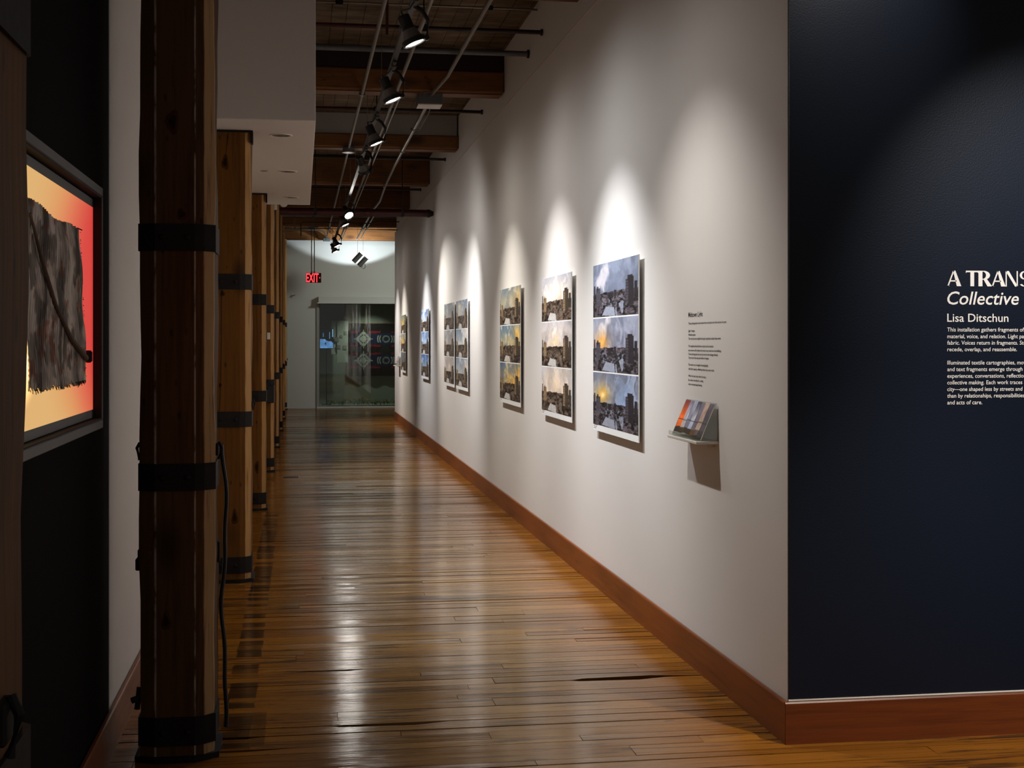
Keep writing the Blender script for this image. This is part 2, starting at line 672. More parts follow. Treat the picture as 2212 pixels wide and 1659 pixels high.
# ceiling deck of rough boards over the beams
ce = struct('ceiling', MB().box(-.95, 6.0, 2.2, 33.4, DECK + .03, DECK + .12), M['deck'])
db = MB()
x = -.95
while x < 6.0:
    w = random.uniform(.12, .17)
    db.box(x, x + w - .004, 2.2, 33.4, DECK + random.uniform(-.002, .003), DECK + .03)
    x += w
o = obj('deck_boarding', db, M['deck'], ce)
o['kind'] = 'stuff'

# right wall: white partition with a thin ledge, a set-back strip above it
struct('wall_right', MB().box(WX, WX + .22, YC, YE, -.02, 3.72), M['white'])
struct('wall_right_upper', MB().box(WX + .035, WX + .22, YC, YE, 3.72, DECK), M['white'])
struct('trim_1', MB().box(WX - .004, WX + .04, YC, YE, 3.715, 3.727), M['white2'])
struct('wall_entry', MB().box(WX + .003, 5.8, YC - .012, YC + .2, -.02, DECK), M['navy'])
struct('wall_left', MB().box(-.95, -.72, -2.0, 5.32, -.02, DECK), M['black_wall'])
struct('wall_left_white', MB().box(-.95, -.718, 5.32, YF + .1, -.02, DECK), M['white'])
# far wall with the opening of the glass case
fw = MB()
fw.add([(x, y, z) for y in (YF, YF + .15) for (x, z) in ((-.95, -.02), (.42, -.02), (.42, 2.46), (3.3, 2.46), (3.3, -.02), (4.7, -.02), (4.7, DECK), (-.95, DECK))],
       [(0, 1, 2, 7), (7, 2, 3, 6), (3, 4, 5, 6), (15, 10, 9, 8), (14, 11, 10, 15), (14, 13, 12, 11)] + [(i, 8 + i, 8 + (i + 1) % 8, (i + 1) % 8) for i in range(8)])
struct('wall_far', fw, M['far'])
struct('wall_far_right', MB().box(4.6, 4.75, YE, YF + .1, -.02, DECK), M['far'])
struct('wall_corner', MB().box(WX + .22, 4.75, YE - .15, YE, -.02, DECK), M['white'])
struct('wall_case_back', MB().box(.30, 3.4, 33.15, 33.25, -.02, 2.7), M['niche'])
struct('wall_case_left', MB().box(.30, .42, YF + .15, 33.15, -.02, 2.7), M['niche'])
struct('wall_case_right', MB().box(3.3, 3.4, YF + .15, 33.15, -.02, 2.7), M['niche'])
struct('ceiling_case', MB().box(.42, 3.3, YF + .15, 33.15, 2.5, 2.7), M['niche'])


def baseboard(name, mat, horiz, a, b, c, face):
    prof = [(0, 0), (0, .150), (.006, .162), (.017, .163), (.021, .157), (.021, 0)]
    mb = MB()
    vs = []
    for s in (a, b):
        for (d, z) in prof:
            vs.append((s, c + face * d, z) if horiz else (c + face * d, s, z))
    n = len(prof)
    mb.add(vs, [tuple(range(n)), tuple(range(n, 2 * n))[::-1]] + [(i, n + i, n + (i + 1) % n, (i + 1) % n) for i in range(n)])
    return struct(name, mb, mat)


baseboard('baseboard_right', M['base'], False, YC - .03, YE, WX, -1)
baseboard('baseboard_entry', M['basex'], True, WX - .02, 5.8, YC - .012, -1)
baseboard('baseboard_left', M['base'], False, -2.0, YF, -.718, 1)
struct('trim_2', MB().box(WX - .002, 5.8, YC - .018, YC - .012, .1635, .168), M['whiteplastic'])

# hung white soffit over the posts
sof = struct('ceiling_soffit', MB().box(-.72, .09, 8.47, 13.68, 2.91, DECK, .004), M['white2'])

# ------------------------------------------------------------------ timber posts
PW = .267
PX = -.4535


def post_profile(grow=0.0):
    h = PW / 2 + grow
    d = .28 + grow
    g = grow
    return [(-h, .022 - g * .3), (-.0765, -g), (.0665, -g), (.1, .012 - g * .6), (h, .045 - g * .3), (h, d - .02), (h - .02, d), (-h + .02, d), (-h, d - .02)]


def build_post(mat, top):
    t = thing('timber_post', 'x', 'post', (PX, 0, 0), group='timber posts along the corridor')
    # shaft with slightly uneven faces along its height
    prof = post_profile()
    n = len(prof)
    vs, fs = [], []
    nz = 26
    for j in range(nz + 1):
        z = top * j / nz
        for i, (x, yy) in enumerate(prof):
            w = .0035 * math.sin(z * 5.1 + i * 2.3) + .002 * math.sin(z * 13.7 + i)
            vs.append((x + (w if abs(x) > .11 else 0), yy + (w if yy > .1 else 0), z))
    for j in range(nz):
        for i in range(n):
            fs.append((j * n + i, j * n + (i + 1) % n, (j + 1) * n + (i + 1) % n, (j + 1) * n + i))
    fs.append(tuple(range(n))[::-1])
    fs.append(tuple(nz * n + i for i in range(n)))
    obj('shaft', MB().add(vs, fs), mat, t)
    for z in (.06, 1.0, 1.885):
        b = obj('iron_band', MB().prism(post_profile(.006), z, z + (.10 if z > .1 else .105)), M['iron'], t)
        for s in (-1, 1):
            obj('bolt', MB().lathe([(.011, 0), (.011, .006), (.006, .011)], Matrix.Translation((s * .045 - .005, -.0055, z + .05)) @ Matrix.Rotation(R(90), 4, 'X'), 8, False, True), M['iron'], b)
    obj('base_shoe', MB().prism(post_profile(.018), 0, .022), M['iron'], t)
    # latch clips above the waist band, one each side
    for s in (-1, 1):
        mb = MB().box(s * (PW / 2) - .012, s * (PW / 2) + .012, .1, .15, 1.12, 1.165, .003)
        c = obj('clip', mb, M['iron'], t)
        obj('hook', MB().tube([(s * (PW / 2 + .012), .125, 1.17), (s * (PW / 2 + .022), .12, 1.15), (s * (PW / 2 + .012), .12, 1.105)], .006, 8), M['iron'], c)
    return t


post_labels = [
    'nearest timber post, a dark sliver at the edge in front of the glowing lightbox',
    'dark streaked timber post with iron bands, black cable down its side, beside white wall strip',
    'orange timber post through the near end of the soffit, second after the dark streaked one',
    'timber post under the soffit with black bands, third along the row',
    'timber post carrying a small black box and white switch, just beyond the soffit',
    'timber post behind the one with the black box',
    'sixth timber post along the row, third from the far wall',
    'timber post second from the far wall',
    'farthest timber post, standing against the far wall',
]
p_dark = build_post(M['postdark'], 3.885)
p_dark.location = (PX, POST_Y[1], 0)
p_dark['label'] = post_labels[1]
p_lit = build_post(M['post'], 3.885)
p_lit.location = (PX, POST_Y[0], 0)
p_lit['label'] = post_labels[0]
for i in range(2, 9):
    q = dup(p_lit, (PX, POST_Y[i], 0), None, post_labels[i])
    if i in (2, 3):
        obj('top_bracket', MB().box(PW / 2, PW / 2 + .014, .01, .09, 2.83, 2.908), M['iron'], q)
        obj('top_strip', MB().box(-PW / 2, PW / 2 + .014, -.012, -.002, 2.895, 2.908), M['iron'], q)
# bits only the dark post has
obj('side_bracket', MB().box(-PW / 2 - .02, -PW / 2 + .005, .05, .1, .70, .745, .004).box(-PW / 2 - .012, -PW / 2 + .005, .055, .095, .745, .775), M['iron'], p_dark)
obj('foot_latch', MB().tube([(-PW / 2 - .03, .03, .225), (-PW / 2 + .01, .05, .235)], .012, 8), M['iron'], p_dark)
obj('latch_bar', MB().tube([(-PW / 2 - .012, .04, .19), (-PW / 2 - .004, .045, .27)], .01, 8), M['iron'], p_dark)
obj('side_bracket', MB().box(PW / 2 - .004, PW / 2 + .012, .2, .25, .70, .78, .004), M['iron'], p_dark)
M['knot'] = plain('dark_knot_wood', srgb(40, 24, 12), .8, 0, .5, 60, .1, .4)
M['knot_rim'] = plain('knot_ring_wood', srgb(74, 44, 18), .8, 0, .4, 60, .1, .4)


def knot(post, x, z, rx, rz):
    vs = [(x, -.0034, z)]
    n = 14
    for rr, yy in ((.55, -.0028), (1.0, -.0002)):
        for q in range(n):
            a = 2 * PI * q / n
            e = rr * (1 + .18 * math.sin(3 * a + x * 90))
            vs.append((x + rx * e * math.cos(a), yy, z + rz * e * math.sin(a)))
    core = MB().add(vs[:1 + n], [(0, 1 + q, 1 + (q + 1) % n) for q in range(n)])
    k_ = obj('knot', core, M['knot'], post)
    ring = MB().add(vs[1:], [(q, n + q, n + (q + 1) % n, (q + 1) % n) for q in range(n)])
    obj('knot_ring', ring, M['knot_rim'], k_)


POSTS = {o.location.y: o for o in bpy.data.objects if o.name.startswith('timber_post') and o.parent is None}
P2 = min(POSTS.values(), key=lambda o: abs(o.location.y - POST_Y[2]))
P3 = min(POSTS.values(), key=lambda o: abs(o.location.y - POST_Y[3]))
knot(P2, -.027, 2.70, .022, .05)
knot(P2, .033, .42, .020, .05)
knot(P2, -.045, 1.86, .016, .022)
knot(P2, -.058, 1.27, .010, .016)
knot(P3, .055, .40, .020, .06)
knot(p_dark, -.014, 2.36, .024, .045)
knot(p_dark, -.036, .52, .018, .035)
knot(p_dark, .02, 2.02, .020, .022)
obj('check_crack', MB().tube([(-.006, -.0005, 2.905), (-.014, -.0005, 2.83), (-.026, -.0005, 2.735)], [.002, .0025, .001], 6), M['knot'], P2)
obj('check_crack', MB().tube([(-.05, -.0003, 1.85), (-.052, -.0003, 1.5), (-.058, -.0003, 1.2), (-.066, -.0003, 1.07)], .0018, 6), M['knot'], P2)
cab = MB()
pts = []
for j in range(30):
    z = 1.15 - 1.10 * j / 29
    pts.append((PX + PW / 2 + .024 + .008 * math.sin(z * 9) + .004 * math.sin(z * 21), POST_Y[1] + .262, z))
cab.tube(pts, .0085, 8)
tag(obj('cable', cab, M['black'], None, None, True), 'black cable hanging down the side of the dark streaked post', 'cable')
# black device and white plate on the fourth lit post
t = thing('device_box', 'small black device box on the front of a timber post beyond the soffit', 'box', (PX + .095, POST_Y[4], .93))
obj('housing', MB().box(-.045, .045, -.075, .02, -.105, .105, .008), M['black'], t)
obj('side_plate', MB().box(.045, .049, -.07, .0, -.1, .1), M['grey_metal'], t)
t = thing('switch_plate', 'small white switch plate on a timber post above the black device box', 'switch', (PX + .075, POST_Y[4], 1.617))
obj('plate', MB().box(-.018, .018, -.008, .004, -.04, .04, .002), M['whiteplastic'], t)
obj('toggle', MB().box(-.005, .005, -.016, -.008, -.008, .012, .001), M['whiteplastic'], t)

# ------------------------------------------------------------------ ceiling beams
beam_labels = [
    'heavy timber beam nearest the entry, crossing above the first spot lamp',
    'dark timber beam across the ceiling behind the first two spot lamps',
    'timber beam with a white header board above it, behind the third spot lamp',
    'brown timber beam across the ceiling beyond the white header board',
    'timber beam just in front of the big red pipe',
    'timber beam just beyond the big red pipe, under a pale strip',
    'brightly lit tan timber beam nearest the far wall',
]
by = [8.90, 12.65, 16.40, 20.15, 23.90, 27.65, 31.35]
for i, yb in enumerate(by):
    right = WX + .033 if yb < YE - .3 else 4.6
    t = thing('timber_beam', beam_labels[i], 'beam', (0, yb, 3.89), group='timber beams under the deck')
    hi = .405 if i not in (2, 5) else .16
    if i == 1:
        obj('main_timber', MB().box(-.71, right, 0, .29, 0, .20, .012), M['beam'], t)
        obj('upper_timber', MB().box(-.71, right + .0, .01, .27, .20, .40, .01), M['darkpipe'], t)
    else:
        obj('main_timber', MB().box(-.71, right, 0, .29, 0, hi, .012), M['beam'], t)
    obj('nailer_strip', MB().box(-.71, right - .02, .05, .24, -.012, 0), M['beam'], t)
    if i in (2, 5):
        obj('header_board', MB().box(-.71, right - .02, .03, .25, hi, .408), M['header'], t)
        obj('header_bead', MB().box(-.71, right - .02, .018, .03, hi, hi + .018), M['header'], t)

# ------------------------------------------------------------------ pipes and conduits


def cross_pipe(name, label, y, z, r, m, x0, x1, clamps, group=None, endcap=True, m2=None, xs=None):
    t = thing(name, label, 'pipe', (0, y, z), group=group)
    if m2:
        obj('red_run', MB().tube([(x0, 0, 0), (xs, 0, 0)], r, 12), m2, t, None, True)
        obj('dark_run', MB().tube([(xs, 0, 0), (x1, 0, 0)], r * .98, 12), m, t, None, True)
    else:
        obj('run', MB().tube([(x0, 0, 0), (x1, 0, 0)], r, 12), m, t, None, True)
    for cx in clamps:
        hg = obj('hanger', MB().box(cx - .03, cx + .03, -r - .012, r + .012, -r - .014, r + .008, .004), M['black'], t)
        obj('rod', MB().tube([(cx, 0, r), (cx, 0, DECK - z)], .006, 8), M['black'], hg)
    if endcap:
        obj('end_flange', MB().lathe([(r, -.012), (r * 1.5, -.012), (r * 1.5, .004), (r, .004)], Matrix.Translation((x1 - .006, 0, 0)) @ Matrix.Rotation(R(90), 4, 'Y'), 12, True, True), M['black'], t)
    return t


g = 'sprinkler branch pipes under the deck'
cross_pipe('sprinkler_pipe', 'dark red sprinkler pipe nearest the entry, ending in a wall flange', 10.60, 4.00, .018, M['darkpipe'], -.7, 1.893, [.95], g, True, M['redpipe'], .72)
cross_pipe('sprinkler_pipe', 'dark sprinkler pipe crossing in front of the white header board', 14.20, 3.97, .018, M['darkpipe'], -.7, 1.893, [.78], g, True, M['redpipe'], .55)
cross_pipe('sprinkler_pipe', 'thin dark sprinkler pipe beyond the white header board', 17.90, 3.96, .017, M['darkpipe'], -.7, 1.893, [.85], g)
cross_pipe('sprinkler_pipe', 'farthest thin dark sprinkler pipe before the big red pipe', 21.6, 3.97, .017, M['darkpipe'], -.7, 1.893, [.9], g)
cross_pipe('grey_conduit', 'wide blue grey conduit crossing the ceiling behind the first spot lamp', 11.25, 3.965, .024, M['bluegrey'], -.7, 1.893, [-.1], None)
cross_pipe('thin_conduit', 'thin steel conduit against the deck nearest the entry', 10.85, 4.24, .009, M['steel'], -.7, 1.893, [.3, 1.5], None, False)
mp = thing('sprinkler_main', 'big dark red sprinkler main crossing the corridor before the far wall', 'pipe', (0, 19.25, 3.37))
obj('run', MB().tube([(-.30, 0, .0), (1.80, 0, 0)], .052, 16), M['redpipe'], mp, None, True)
obj('grooved_coupling', MB().lathe([(.052, -.04), (.064, -.035), (.064, .035), (.052, .04)], Matrix.Translation((.93, 0, 0)) @ Matrix.Rotation(R(90), 4, 'Y'), 16), M['redpipe'], mp)
obj('end_cap', MB().lathe([(.052, -.03), (.058, -.03), (.058, .0), (.03, .06)], Matrix.Translation((1.80, 0, 0)) @ Matrix.Rotation(R(90), 4, 'Y'), 14, False, True), M['darkpipe'], mp)
for cx in (.2, 1.42):
    hg = obj('hanger', MB().box(cx - .02, cx + .02, -.058, .058, -.058, .058, .01), M['black'], mp)
    obj('rod', MB().tube([(cx, 0, .05), (cx, 0, DECK - 3.37)], .007, 8), M['black'], hg)

CZ = 3.868


def long_conduit(name, label, pts, r, m, straps):
    t = thing(name, label, 'conduit', (0, 0, 0))
    obj('run', MB().tube(pts, r, 10), m, t, None, True)
    for (x, y) in straps:
        obj('strap', MB().box(x - r - .012, x + r + .012, y - .012, y + .012, CZ - r - .004, 3.889, .003), M['steel'], t)
    return t


def strapys(x):
    return [(x, b + .12) for b in by if b < 31]


long_conduit('conduit', 'leftmost long conduit running under the beams beside the soffit', [(.565, 5.5, CZ), (.565, 31.0, CZ)], .016, M['conduit'], strapys(.565))
long_conduit('conduit', 'middle long conduit running under the beams behind the lamps', [(.875, 5.5, CZ), (.875, 31.2, CZ)], .017, M['conduit'], strapys(.875))
long_conduit('conduit', 'thin conduit running close beside the middle one', [(.925, 12.7, CZ), (.925, 31.2, CZ)], .009, M['steel'], strapys(.925)[1:])
long_conduit('conduit', 'right hand long conduit near the white wall, ending in the grey box', [(1.275, 5.5, CZ), (1.265, 11.8, CZ), (1.22, 12.5, CZ), (1.21, 12.72, CZ)], .018, M['conduit'], [(1.27, 9.02)])
long_conduit('conduit', 'conduit from the grey box on towards the far wall, with a bend', [(1.22, 12.95, CZ), (1.22, 18.0, CZ), (1.24, 20.2, CZ), (1.29, 22.5, CZ), (1.25, 24.2, CZ), (1.25, 31.0, CZ)], .018, M['steel'], [(1.22, 16.52), (1.235, 20.27), (1.255, 24.02), (1.25, 27.77)])
long_conduit('conduit', 'second bright conduit beside the bent one near the far wall', [(1.33, 24.0, CZ), (1.33, 30.8, CZ)], .012, M['steel'], [(1.33, 24.02), (1.33, 27.77)])
t = thing('junction_box', 'grey junction box hanging under the beam beside the second spot lamp', 'box', (1.20, 12.83, 3.815))
obj('body', MB().box(-.115, .115, -.12, .12, -.035, .075, .004), M['bluegrey'], t)
obj('cover', MB().box(-.112, .112, -.117, .117, -.042, -.035), M['whiteplastic'], t)
obj('flex_lead', MB().tube([(-.04, -.11, .03), (-.07, -.2, .06), (-.02, -.26, .05), (.05, -.3, .055)], .008, 8), M['conduit'], t, None, True)
obj('flex_lead', MB().tube([(.03, .12, .02), (.04, .5, -.02), (.0, 1.1, -.09), (-.04, 1.6, -.02), (-.02, 1.9, .05)], .006, 8), M['conduit'], t, None, True)
t = thing('round_box', 'small round steel box on the leftmost conduit under the header beam', 'box', (.565, 16.40, 3.845))
obj('body', MB().lathe([(.065, -.025), (.07, -.02), (.07, .03), (.06, .044)], None, 18, True, True), M['bluegrey'], t)
obj('rim', MB().lathe([(.072, -.03), (.076, -.03), (.076, -.02), (.072, -.02)], None, 18, True), M['steel'], t)
# conduits that cross by the far beam
t = thing('conduit_run', 'thin steel conduit crossing in front of the bright far beam', 'conduit', (0, 26.3, 3.72))
obj('run', MB().tube([(-.36, 0, -.55), (-.36, 0, -.12), (-.28, 0, -.02), (.15, 0, 0), (1.84, 0, -.01)], .012, 8), M['steel'], t, None, True)
obj('riser', MB().tube([(-.12, 0, .0), (-.12, 0, .35), (-.12, 0, .58)], .01, 8), M['steel'], t)
obj('bracket', MB().box(-.13, -.10, -.02, .02, -.02, .02, .003), M['bluegrey'], t)
t = thing('conduit_run', 'upper dark conduit crossing just over the steel one by the far beam', 'conduit', (0, 25.75, 3.79))
obj('run', MB().tube([(.0, 0, -.26), (.0, 0, -.04), (.04, 0, 0), (1.3, 0, -.01), (1.45, 0, .03), (1.84, 0, .03)], .01, 8), M['darkpipe'], t, None, True)
obj('hanger', MB().tube([(.6, 0, 0), (.6, 0, .51)], .005, 6), M['steel'], t)
t = thing('elbow_conduit', 'pale elbow conduit dropping to a corner box on the bright far beam', 'conduit', (.1, 31.2, 3.95))
obj('run', MB().tube([(-.55, 0, .12), (-.25, 0, .14), (.25, 0, .14), (.42, 0, .1), (.47, 0, 0), (.47, 0, -.06)], .016, 8), M['steel'], t, None, True)
obj('corner_box', MB().box(.40, .56, -.06, .15, -.11, -.05, .004), M['bluegrey'], t)
obj('bracket', MB().box(-.3, -.27, -.02, .15, .12, .16), M['steel'], t)

# ------------------------------------------------------------------ lighting track and lamps
tr = thing('lighting_track', 'long black lighting track hung on rods under the beams', 'track', (.655, 0, 3.55))
obj('rail', MB().box(-.018, .018, 5.4, 29.5, -.012, .02, .003), M['black'], tr)
obj('bright_edge', MB().box(.018, .0205, 14.6, 29.5, -.008, .016), M['steel'], tr)
for yy in (6.9, 9.1, 11.2, 13.6, 16.6, 18.4, 20.3, 23.2, 26.0, 28.6):
    obj('rod', MB().tube([(0, yy, .02), (0, yy, DECK - 3.55)], .0035, 6), M['steel'], tr)
obj('red_drop', MB().tube([(-.03, 10.0, .25), (-.03, 10.0, DECK - 3.55)], .011, 8), M['redpipe'], tr)


def build_lamp(y, aim, lit, label, color):
    o = Vector((LX, y, LZ))
    t = thing('spot_lamp', label, 'lamp', o, group='spot lamps on the lighting track')
    d = (Vector(aim) - o).normalized()
    Rm = d.to_track_quat('Z', 'Y').to_matrix().to_4x4()
    # housing is along -d from lens
    obj('lamp_cone', MB().lathe([(.034, -.098), (.038, -.085), (.055, -.04), (.064, -.012)], Rm, 24, True), M['grey_metal'], t, None, True)
    obj('socket', MB().lathe([(.028, -.172), (.036, -.168), (.037, -.100), (.040, -.097), (.040, -.082)], Rm, 20, True), M['black'], t, None, True)
    obj('rim', MB().lathe([(.060, -.022), (.071, -.022), (.072, .006), (.062, .008), (.058, -.004)], Rm, 24), M['black'], t, None, True)
    if lit:
        obj('lens', MB().lathe([(.060, -.002), (.045, .004), (.02, .008), (.003, .009)], Rm, 24, False, True), M['lens'], t, None, True)
    else:
        obj('lens', MB().lathe([(.060, -.002), (.045, .004), (.02, .008), (.003, .009)], Rm, 24, False, True), M['grey_metal'], t, None, True)
    # yoke from the track to the rim
    sid = Rm @ Vector((.078, 0, 0))
    alt = Rm @ Vector((0, .078, 0))
    p = max((sid, -sid, alt, -alt), key=lambda q: q.x - .35 * q.y)
    topz = 3.538 - LZ
    mb = MB()
    mb.tube([(.0, 0, topz - .02), (.045, 0, topz - .05), (p.x + .01, p.y, max(p.z + .10, .12)), (p.x, p.y, p.z)], [.014, .014, .012, .011], 8)
    yk = obj('yoke', mb, M['black'], t)
    obj('pivot', MB().lathe([(.016, -.012), (.016, .012)], Matrix.Translation(p) @ Rm @ Matrix.Rotation(R(90), 4, 'Y'), 10, True, True), M['black'], yk)
    ad = obj('adapter', MB().box(-.018, .018, -.14, .10, topz - .028, topz, .005), M['black'], t)
    obj('end_feed', MB().box(-.012, .012, -.24, -.14, topz - .018, topz, .004), M['black'], ad)
    obj('lead', MB().tube([(0, -.12, topz - .015), (-.035, -.08, topz - .06), tuple((d * -.20)[:]), tuple((d * -.168)[:])], .006, 6), M['black'], t, None, True)
    if lit is True:
        spot('spot_light', o + d * .03, aim, color[0], color[1], color[2], 1.0, .018)
        spot('spill_light', o + d * .03, aim, color[0] * (.11 if y < 17 else .04), color[1], 165, 1.0, .05)
    return t


lamp_labels = [
    'black spot lamp over the small printed text, nearest the entry',
    'nearest lit spot lamp in view, glowing over the first photo panel',
    'second lit spot lamp, below the dark beam',
    'third lit spot lamp, in front of the white header board',
    'spot lamp whose glowing face points away, between third lamp and bright round one',
    'spot lamp with its bright round lens facing the entry, under the red main',
    'lit spot lamp directly behind the bright round one',
    'lit spot lamp near the far wall, higher of the close pair',
    'farthest lit spot lamp, lower of the close pair by the far wall',
]
for lab, (y, ay, az, pw, colr, cone) in zip(lamp_labels, LAMPS):
    build_lamp(y, (WX, ay, az), True, lab, (pw, colr, cone))

# twin cans on wires near the far wall
t = thing('twin_can_lamp', 'pair of grey can lamps hanging on thin wires before the far wall', 'lamp', (1.32, 30.7, 3.40))
d = Vector((.66, -.12, .72)).normalized()
Rm = d.to_track_quat('Z', 'Y').to_matrix().to_4x4()
for s in (-1, 1):
    T = Matrix.Translation(Vector((.06 * s, 0, -.045 * s))) @ Rm
    c = obj('can', MB().lathe([(.05, -.14), (.056, -.135), (.056, .12), (.05, .122), (.05, .06)], T, 18, True), M['grey_metal'], t, None, True)
    obj('bulb', MB().lathe([(.046, .062), (.044, .12), (.034, .155), (.018, .172), (.004, .176)], T, 14, False, True), M['lens_cool'], c, None, True)
obj('cable_loop', MB().tube([(.05, 0, -.12), (.03, 0, -.19), (.07, 0, -.215), (.11, 0, -.18), (.10, 0, -.1)], .006, 6), M['black'], t, None, True)
obj('wire', MB().tube([(-.06, 0, .1), (-.06, 0, 1.0)], .003, 6), M['black'], t)
obj('wire', MB().tube([(.06, 0, .1), (.06, 0, 1.0)], .003, 6), M['black'], t)

# recessed downlights in the soffit
g = 'recessed downlights in the soffit'
dl = None
for (x, y, lab) in ((-.13, 9.08, 'recessed round downlight in the soffit, nearest its front edge'), (-.105, 11.0, 'recessed round downlight at the middle of the soffit, beside a dark slot'), (-.095, 12.97, 'recessed round downlight at the far end of the soffit')):
    if dl is None:
        dl = thing('downlight', lab, 'downlight', (x, y, 2.91), group=g)
        obj('trim_ring', MB().lathe([(.058, .0), (.060, -.004), (.074, -.005), (.078, -.001), (.078, .0)], None, 28), M['whiteplastic'], dl, None, True)
        obj('reflector', MB().lathe([(.058, -.003), (.05, -.0022), (.03, -.0018), (.004, -.0016)], None, 24, False, True), M['downlight'], dl, None, True)
        obj('lamp_face', MB().lathe([(.028, -.003), (.02, -.007), (.003, -.008)], None, 16, True, True), M['grey_metal'], dl, None, True)
    else:
        dup(dl, (x, y, 2.91), None, lab)
t = thing('soffit_slot', 'small dark flush disc in the soffit underside next to a downlight', 'vent', (-.29, 10.98, 2.91))
obj('disc', MB().lathe([(.03, .0), (.03, -.003), (.003, -.003)], None, 16, True, True), M['frame'], t)
obj('rim', MB().lathe([(.03, 0), (.034, -.002), (.03, -.004)], None, 16), M['whiteplastic'], t)
# little round emergency light by the end of the soffit
t = thing('emergency_light', 'small white round emergency light beside the end of the red main', 'lamp', (-.235, 19.0, 3.47))
obj('head', MB().lathe([(.03, .05), (.055, .03), (.06, -.01), (.056, -.05), (.042, -.052), (.036, -.04)], Matrix.Rotation(R(82), 4, 'X'), 20, True, True), M['whiteplastic'], t, None, True)
obj('back_plate', MB().box(-.14, -.09, -.02, .05, -.10, .09, .006), M['whiteplastic'], t)
obj('arm', MB().tube([(-.1, .02, .03), (0, .02, .0)], .02, 8), M['whiteplastic'], t)
obj('hanger', MB().tube([(-.115, .02, .08), (-.115, .02, .83)], .012, 8), M['whiteplastic'], t)


# ------------------------------------------------------------------ text helper
def text_mesh(name, body, width, height=None, shear=0.0, bold=0.0, depth=.0008, mat=None):
    cu = bpy.data.curves.new(name, 'FONT')
    cu.body = body
    cu.size = 1
    cu.shear = shear
    cu.offset = bold
    cu.resolution_u = 3
    o = bpy.data.objects.new(name, cu)
    COL.objects.link(o)
    dg = bpy.context.evaluated_depsgraph_get()
    me = bpy.data.meshes.new_from_object(o.evaluated_get(dg))
    bpy.data.objects.remove(o)
    bpy.data.curves.remove(cu)
    n = len(me.vertices)
    co = np.empty(n * 3, dtype=np.float32)
    me.vertices.foreach_get('co', co)
    co = co.reshape(-1, 3)
    w = co[:, 0].max() - co[:, 0].min()
    sx = width / w
    sy = sx if height is None else height      # height = size of 1 em
    co[:, 0] = (co[:, 0] - co[:, 0].min()) * sx
    co[:, 1] *= sy
    co[:, 2] = depth
    me.vertices.foreach_set('co', co.ravel())
    me.materials.clear()
    me.materials.append(mat)
    me.name = name
    return me


def poly_mesh(name, polys, mat, depth=.0008):
    mb = MB()
    for p in polys:
        mb.add([(x, y, depth) for x, y in p], [tuple(range(len(p)))])
    me = mb.mesh(name, mat)
    return me


# exit sign hung on two rods
t = thing('exit_sign', 'red lit exit sign hanging on two rods before the far wall', 'sign', (.235, 26.0, 2.76))
obj('housing', MB().box(-.145, .145, -.025, .025, -.095, .09, .006), M['exit_box'], t)
o = obj('letters', text_mesh('letters', 'EXIT', .235, .235, 0, .018, .001, M['exit_red']), None, t, (-.138, -.0265, -.082))
o.rotation_euler = (R(90), 0, 0)
ar = poly_mesh('arrow', [[(0, .02), (.016, .0), (.0, -.02)]], M['exit_red'], .001)
o = obj('arrow', ar, None, t, (.112, -.0265, .0))
o.rotation_euler = (R(90), 0, 0)
for s in (-1, 1):
    rd = obj('rod', MB().tube([(s * .027 - .01, 0, .11), (s * .027 - .01, 0, .96)], .009, 8), M['steel'], t)
    obj('socket', MB().tube([(s * .027 - .01, 0, .09), (s * .027 - .01, 0, .125)], .015, 8), M['steel'], rd)
obj('top_bar', MB().box(-.10, .09, -.02, .02, .95, .98, .003), M['bluegrey'], t)
obj('hanger_rod', MB().tube([(-.01, 0, .97), (-.01, 0, DECK - 2.76)], .012, 8), M['bluegrey'], t)


# ------------------------------------------------------------------ picture painting
def fbm(w, h, fx, fy, oct=5, seed=0, gain=.55):
    r = np.random.RandomState(seed)
    out = np.zeros((h, w))
    amp, tot = 1.0, 0
    for o in range(oct):
        gw, gh = max(2, int(fx * 2 ** o) + 2), max(2, int(fy * 2 ** o) + 2)
        G = r.rand(gh, gw)
        xx = np.linspace(0, gw - 1.001, w)
        yy = np.linspace(0, gh - 1.001, h)
        xi, yi = xx.astype(int), yy.astype(int)
        xf, yf = xx - xi, yy - yi
        xf = xf * xf * (3 - 2 * xf)
        yf = yf * yf * (3 - 2 * yf)
        a = G[yi][:, xi] * (1 - xf) + G[yi][:, xi + 1] * xf
        b = G[yi + 1][:, xi] * (1 - xf) + G[yi + 1][:, xi + 1] * xf
        out += amp * (a * (1 - yf[:, None]) + b * yf[:, None])
        tot += amp
        amp *= gain
    return out / tot


def ss(x, a, b):
    t = np.clip((x - a) / (b - a + 1e-9), 0, 1)
    return t * t * (3 - 2 * t)


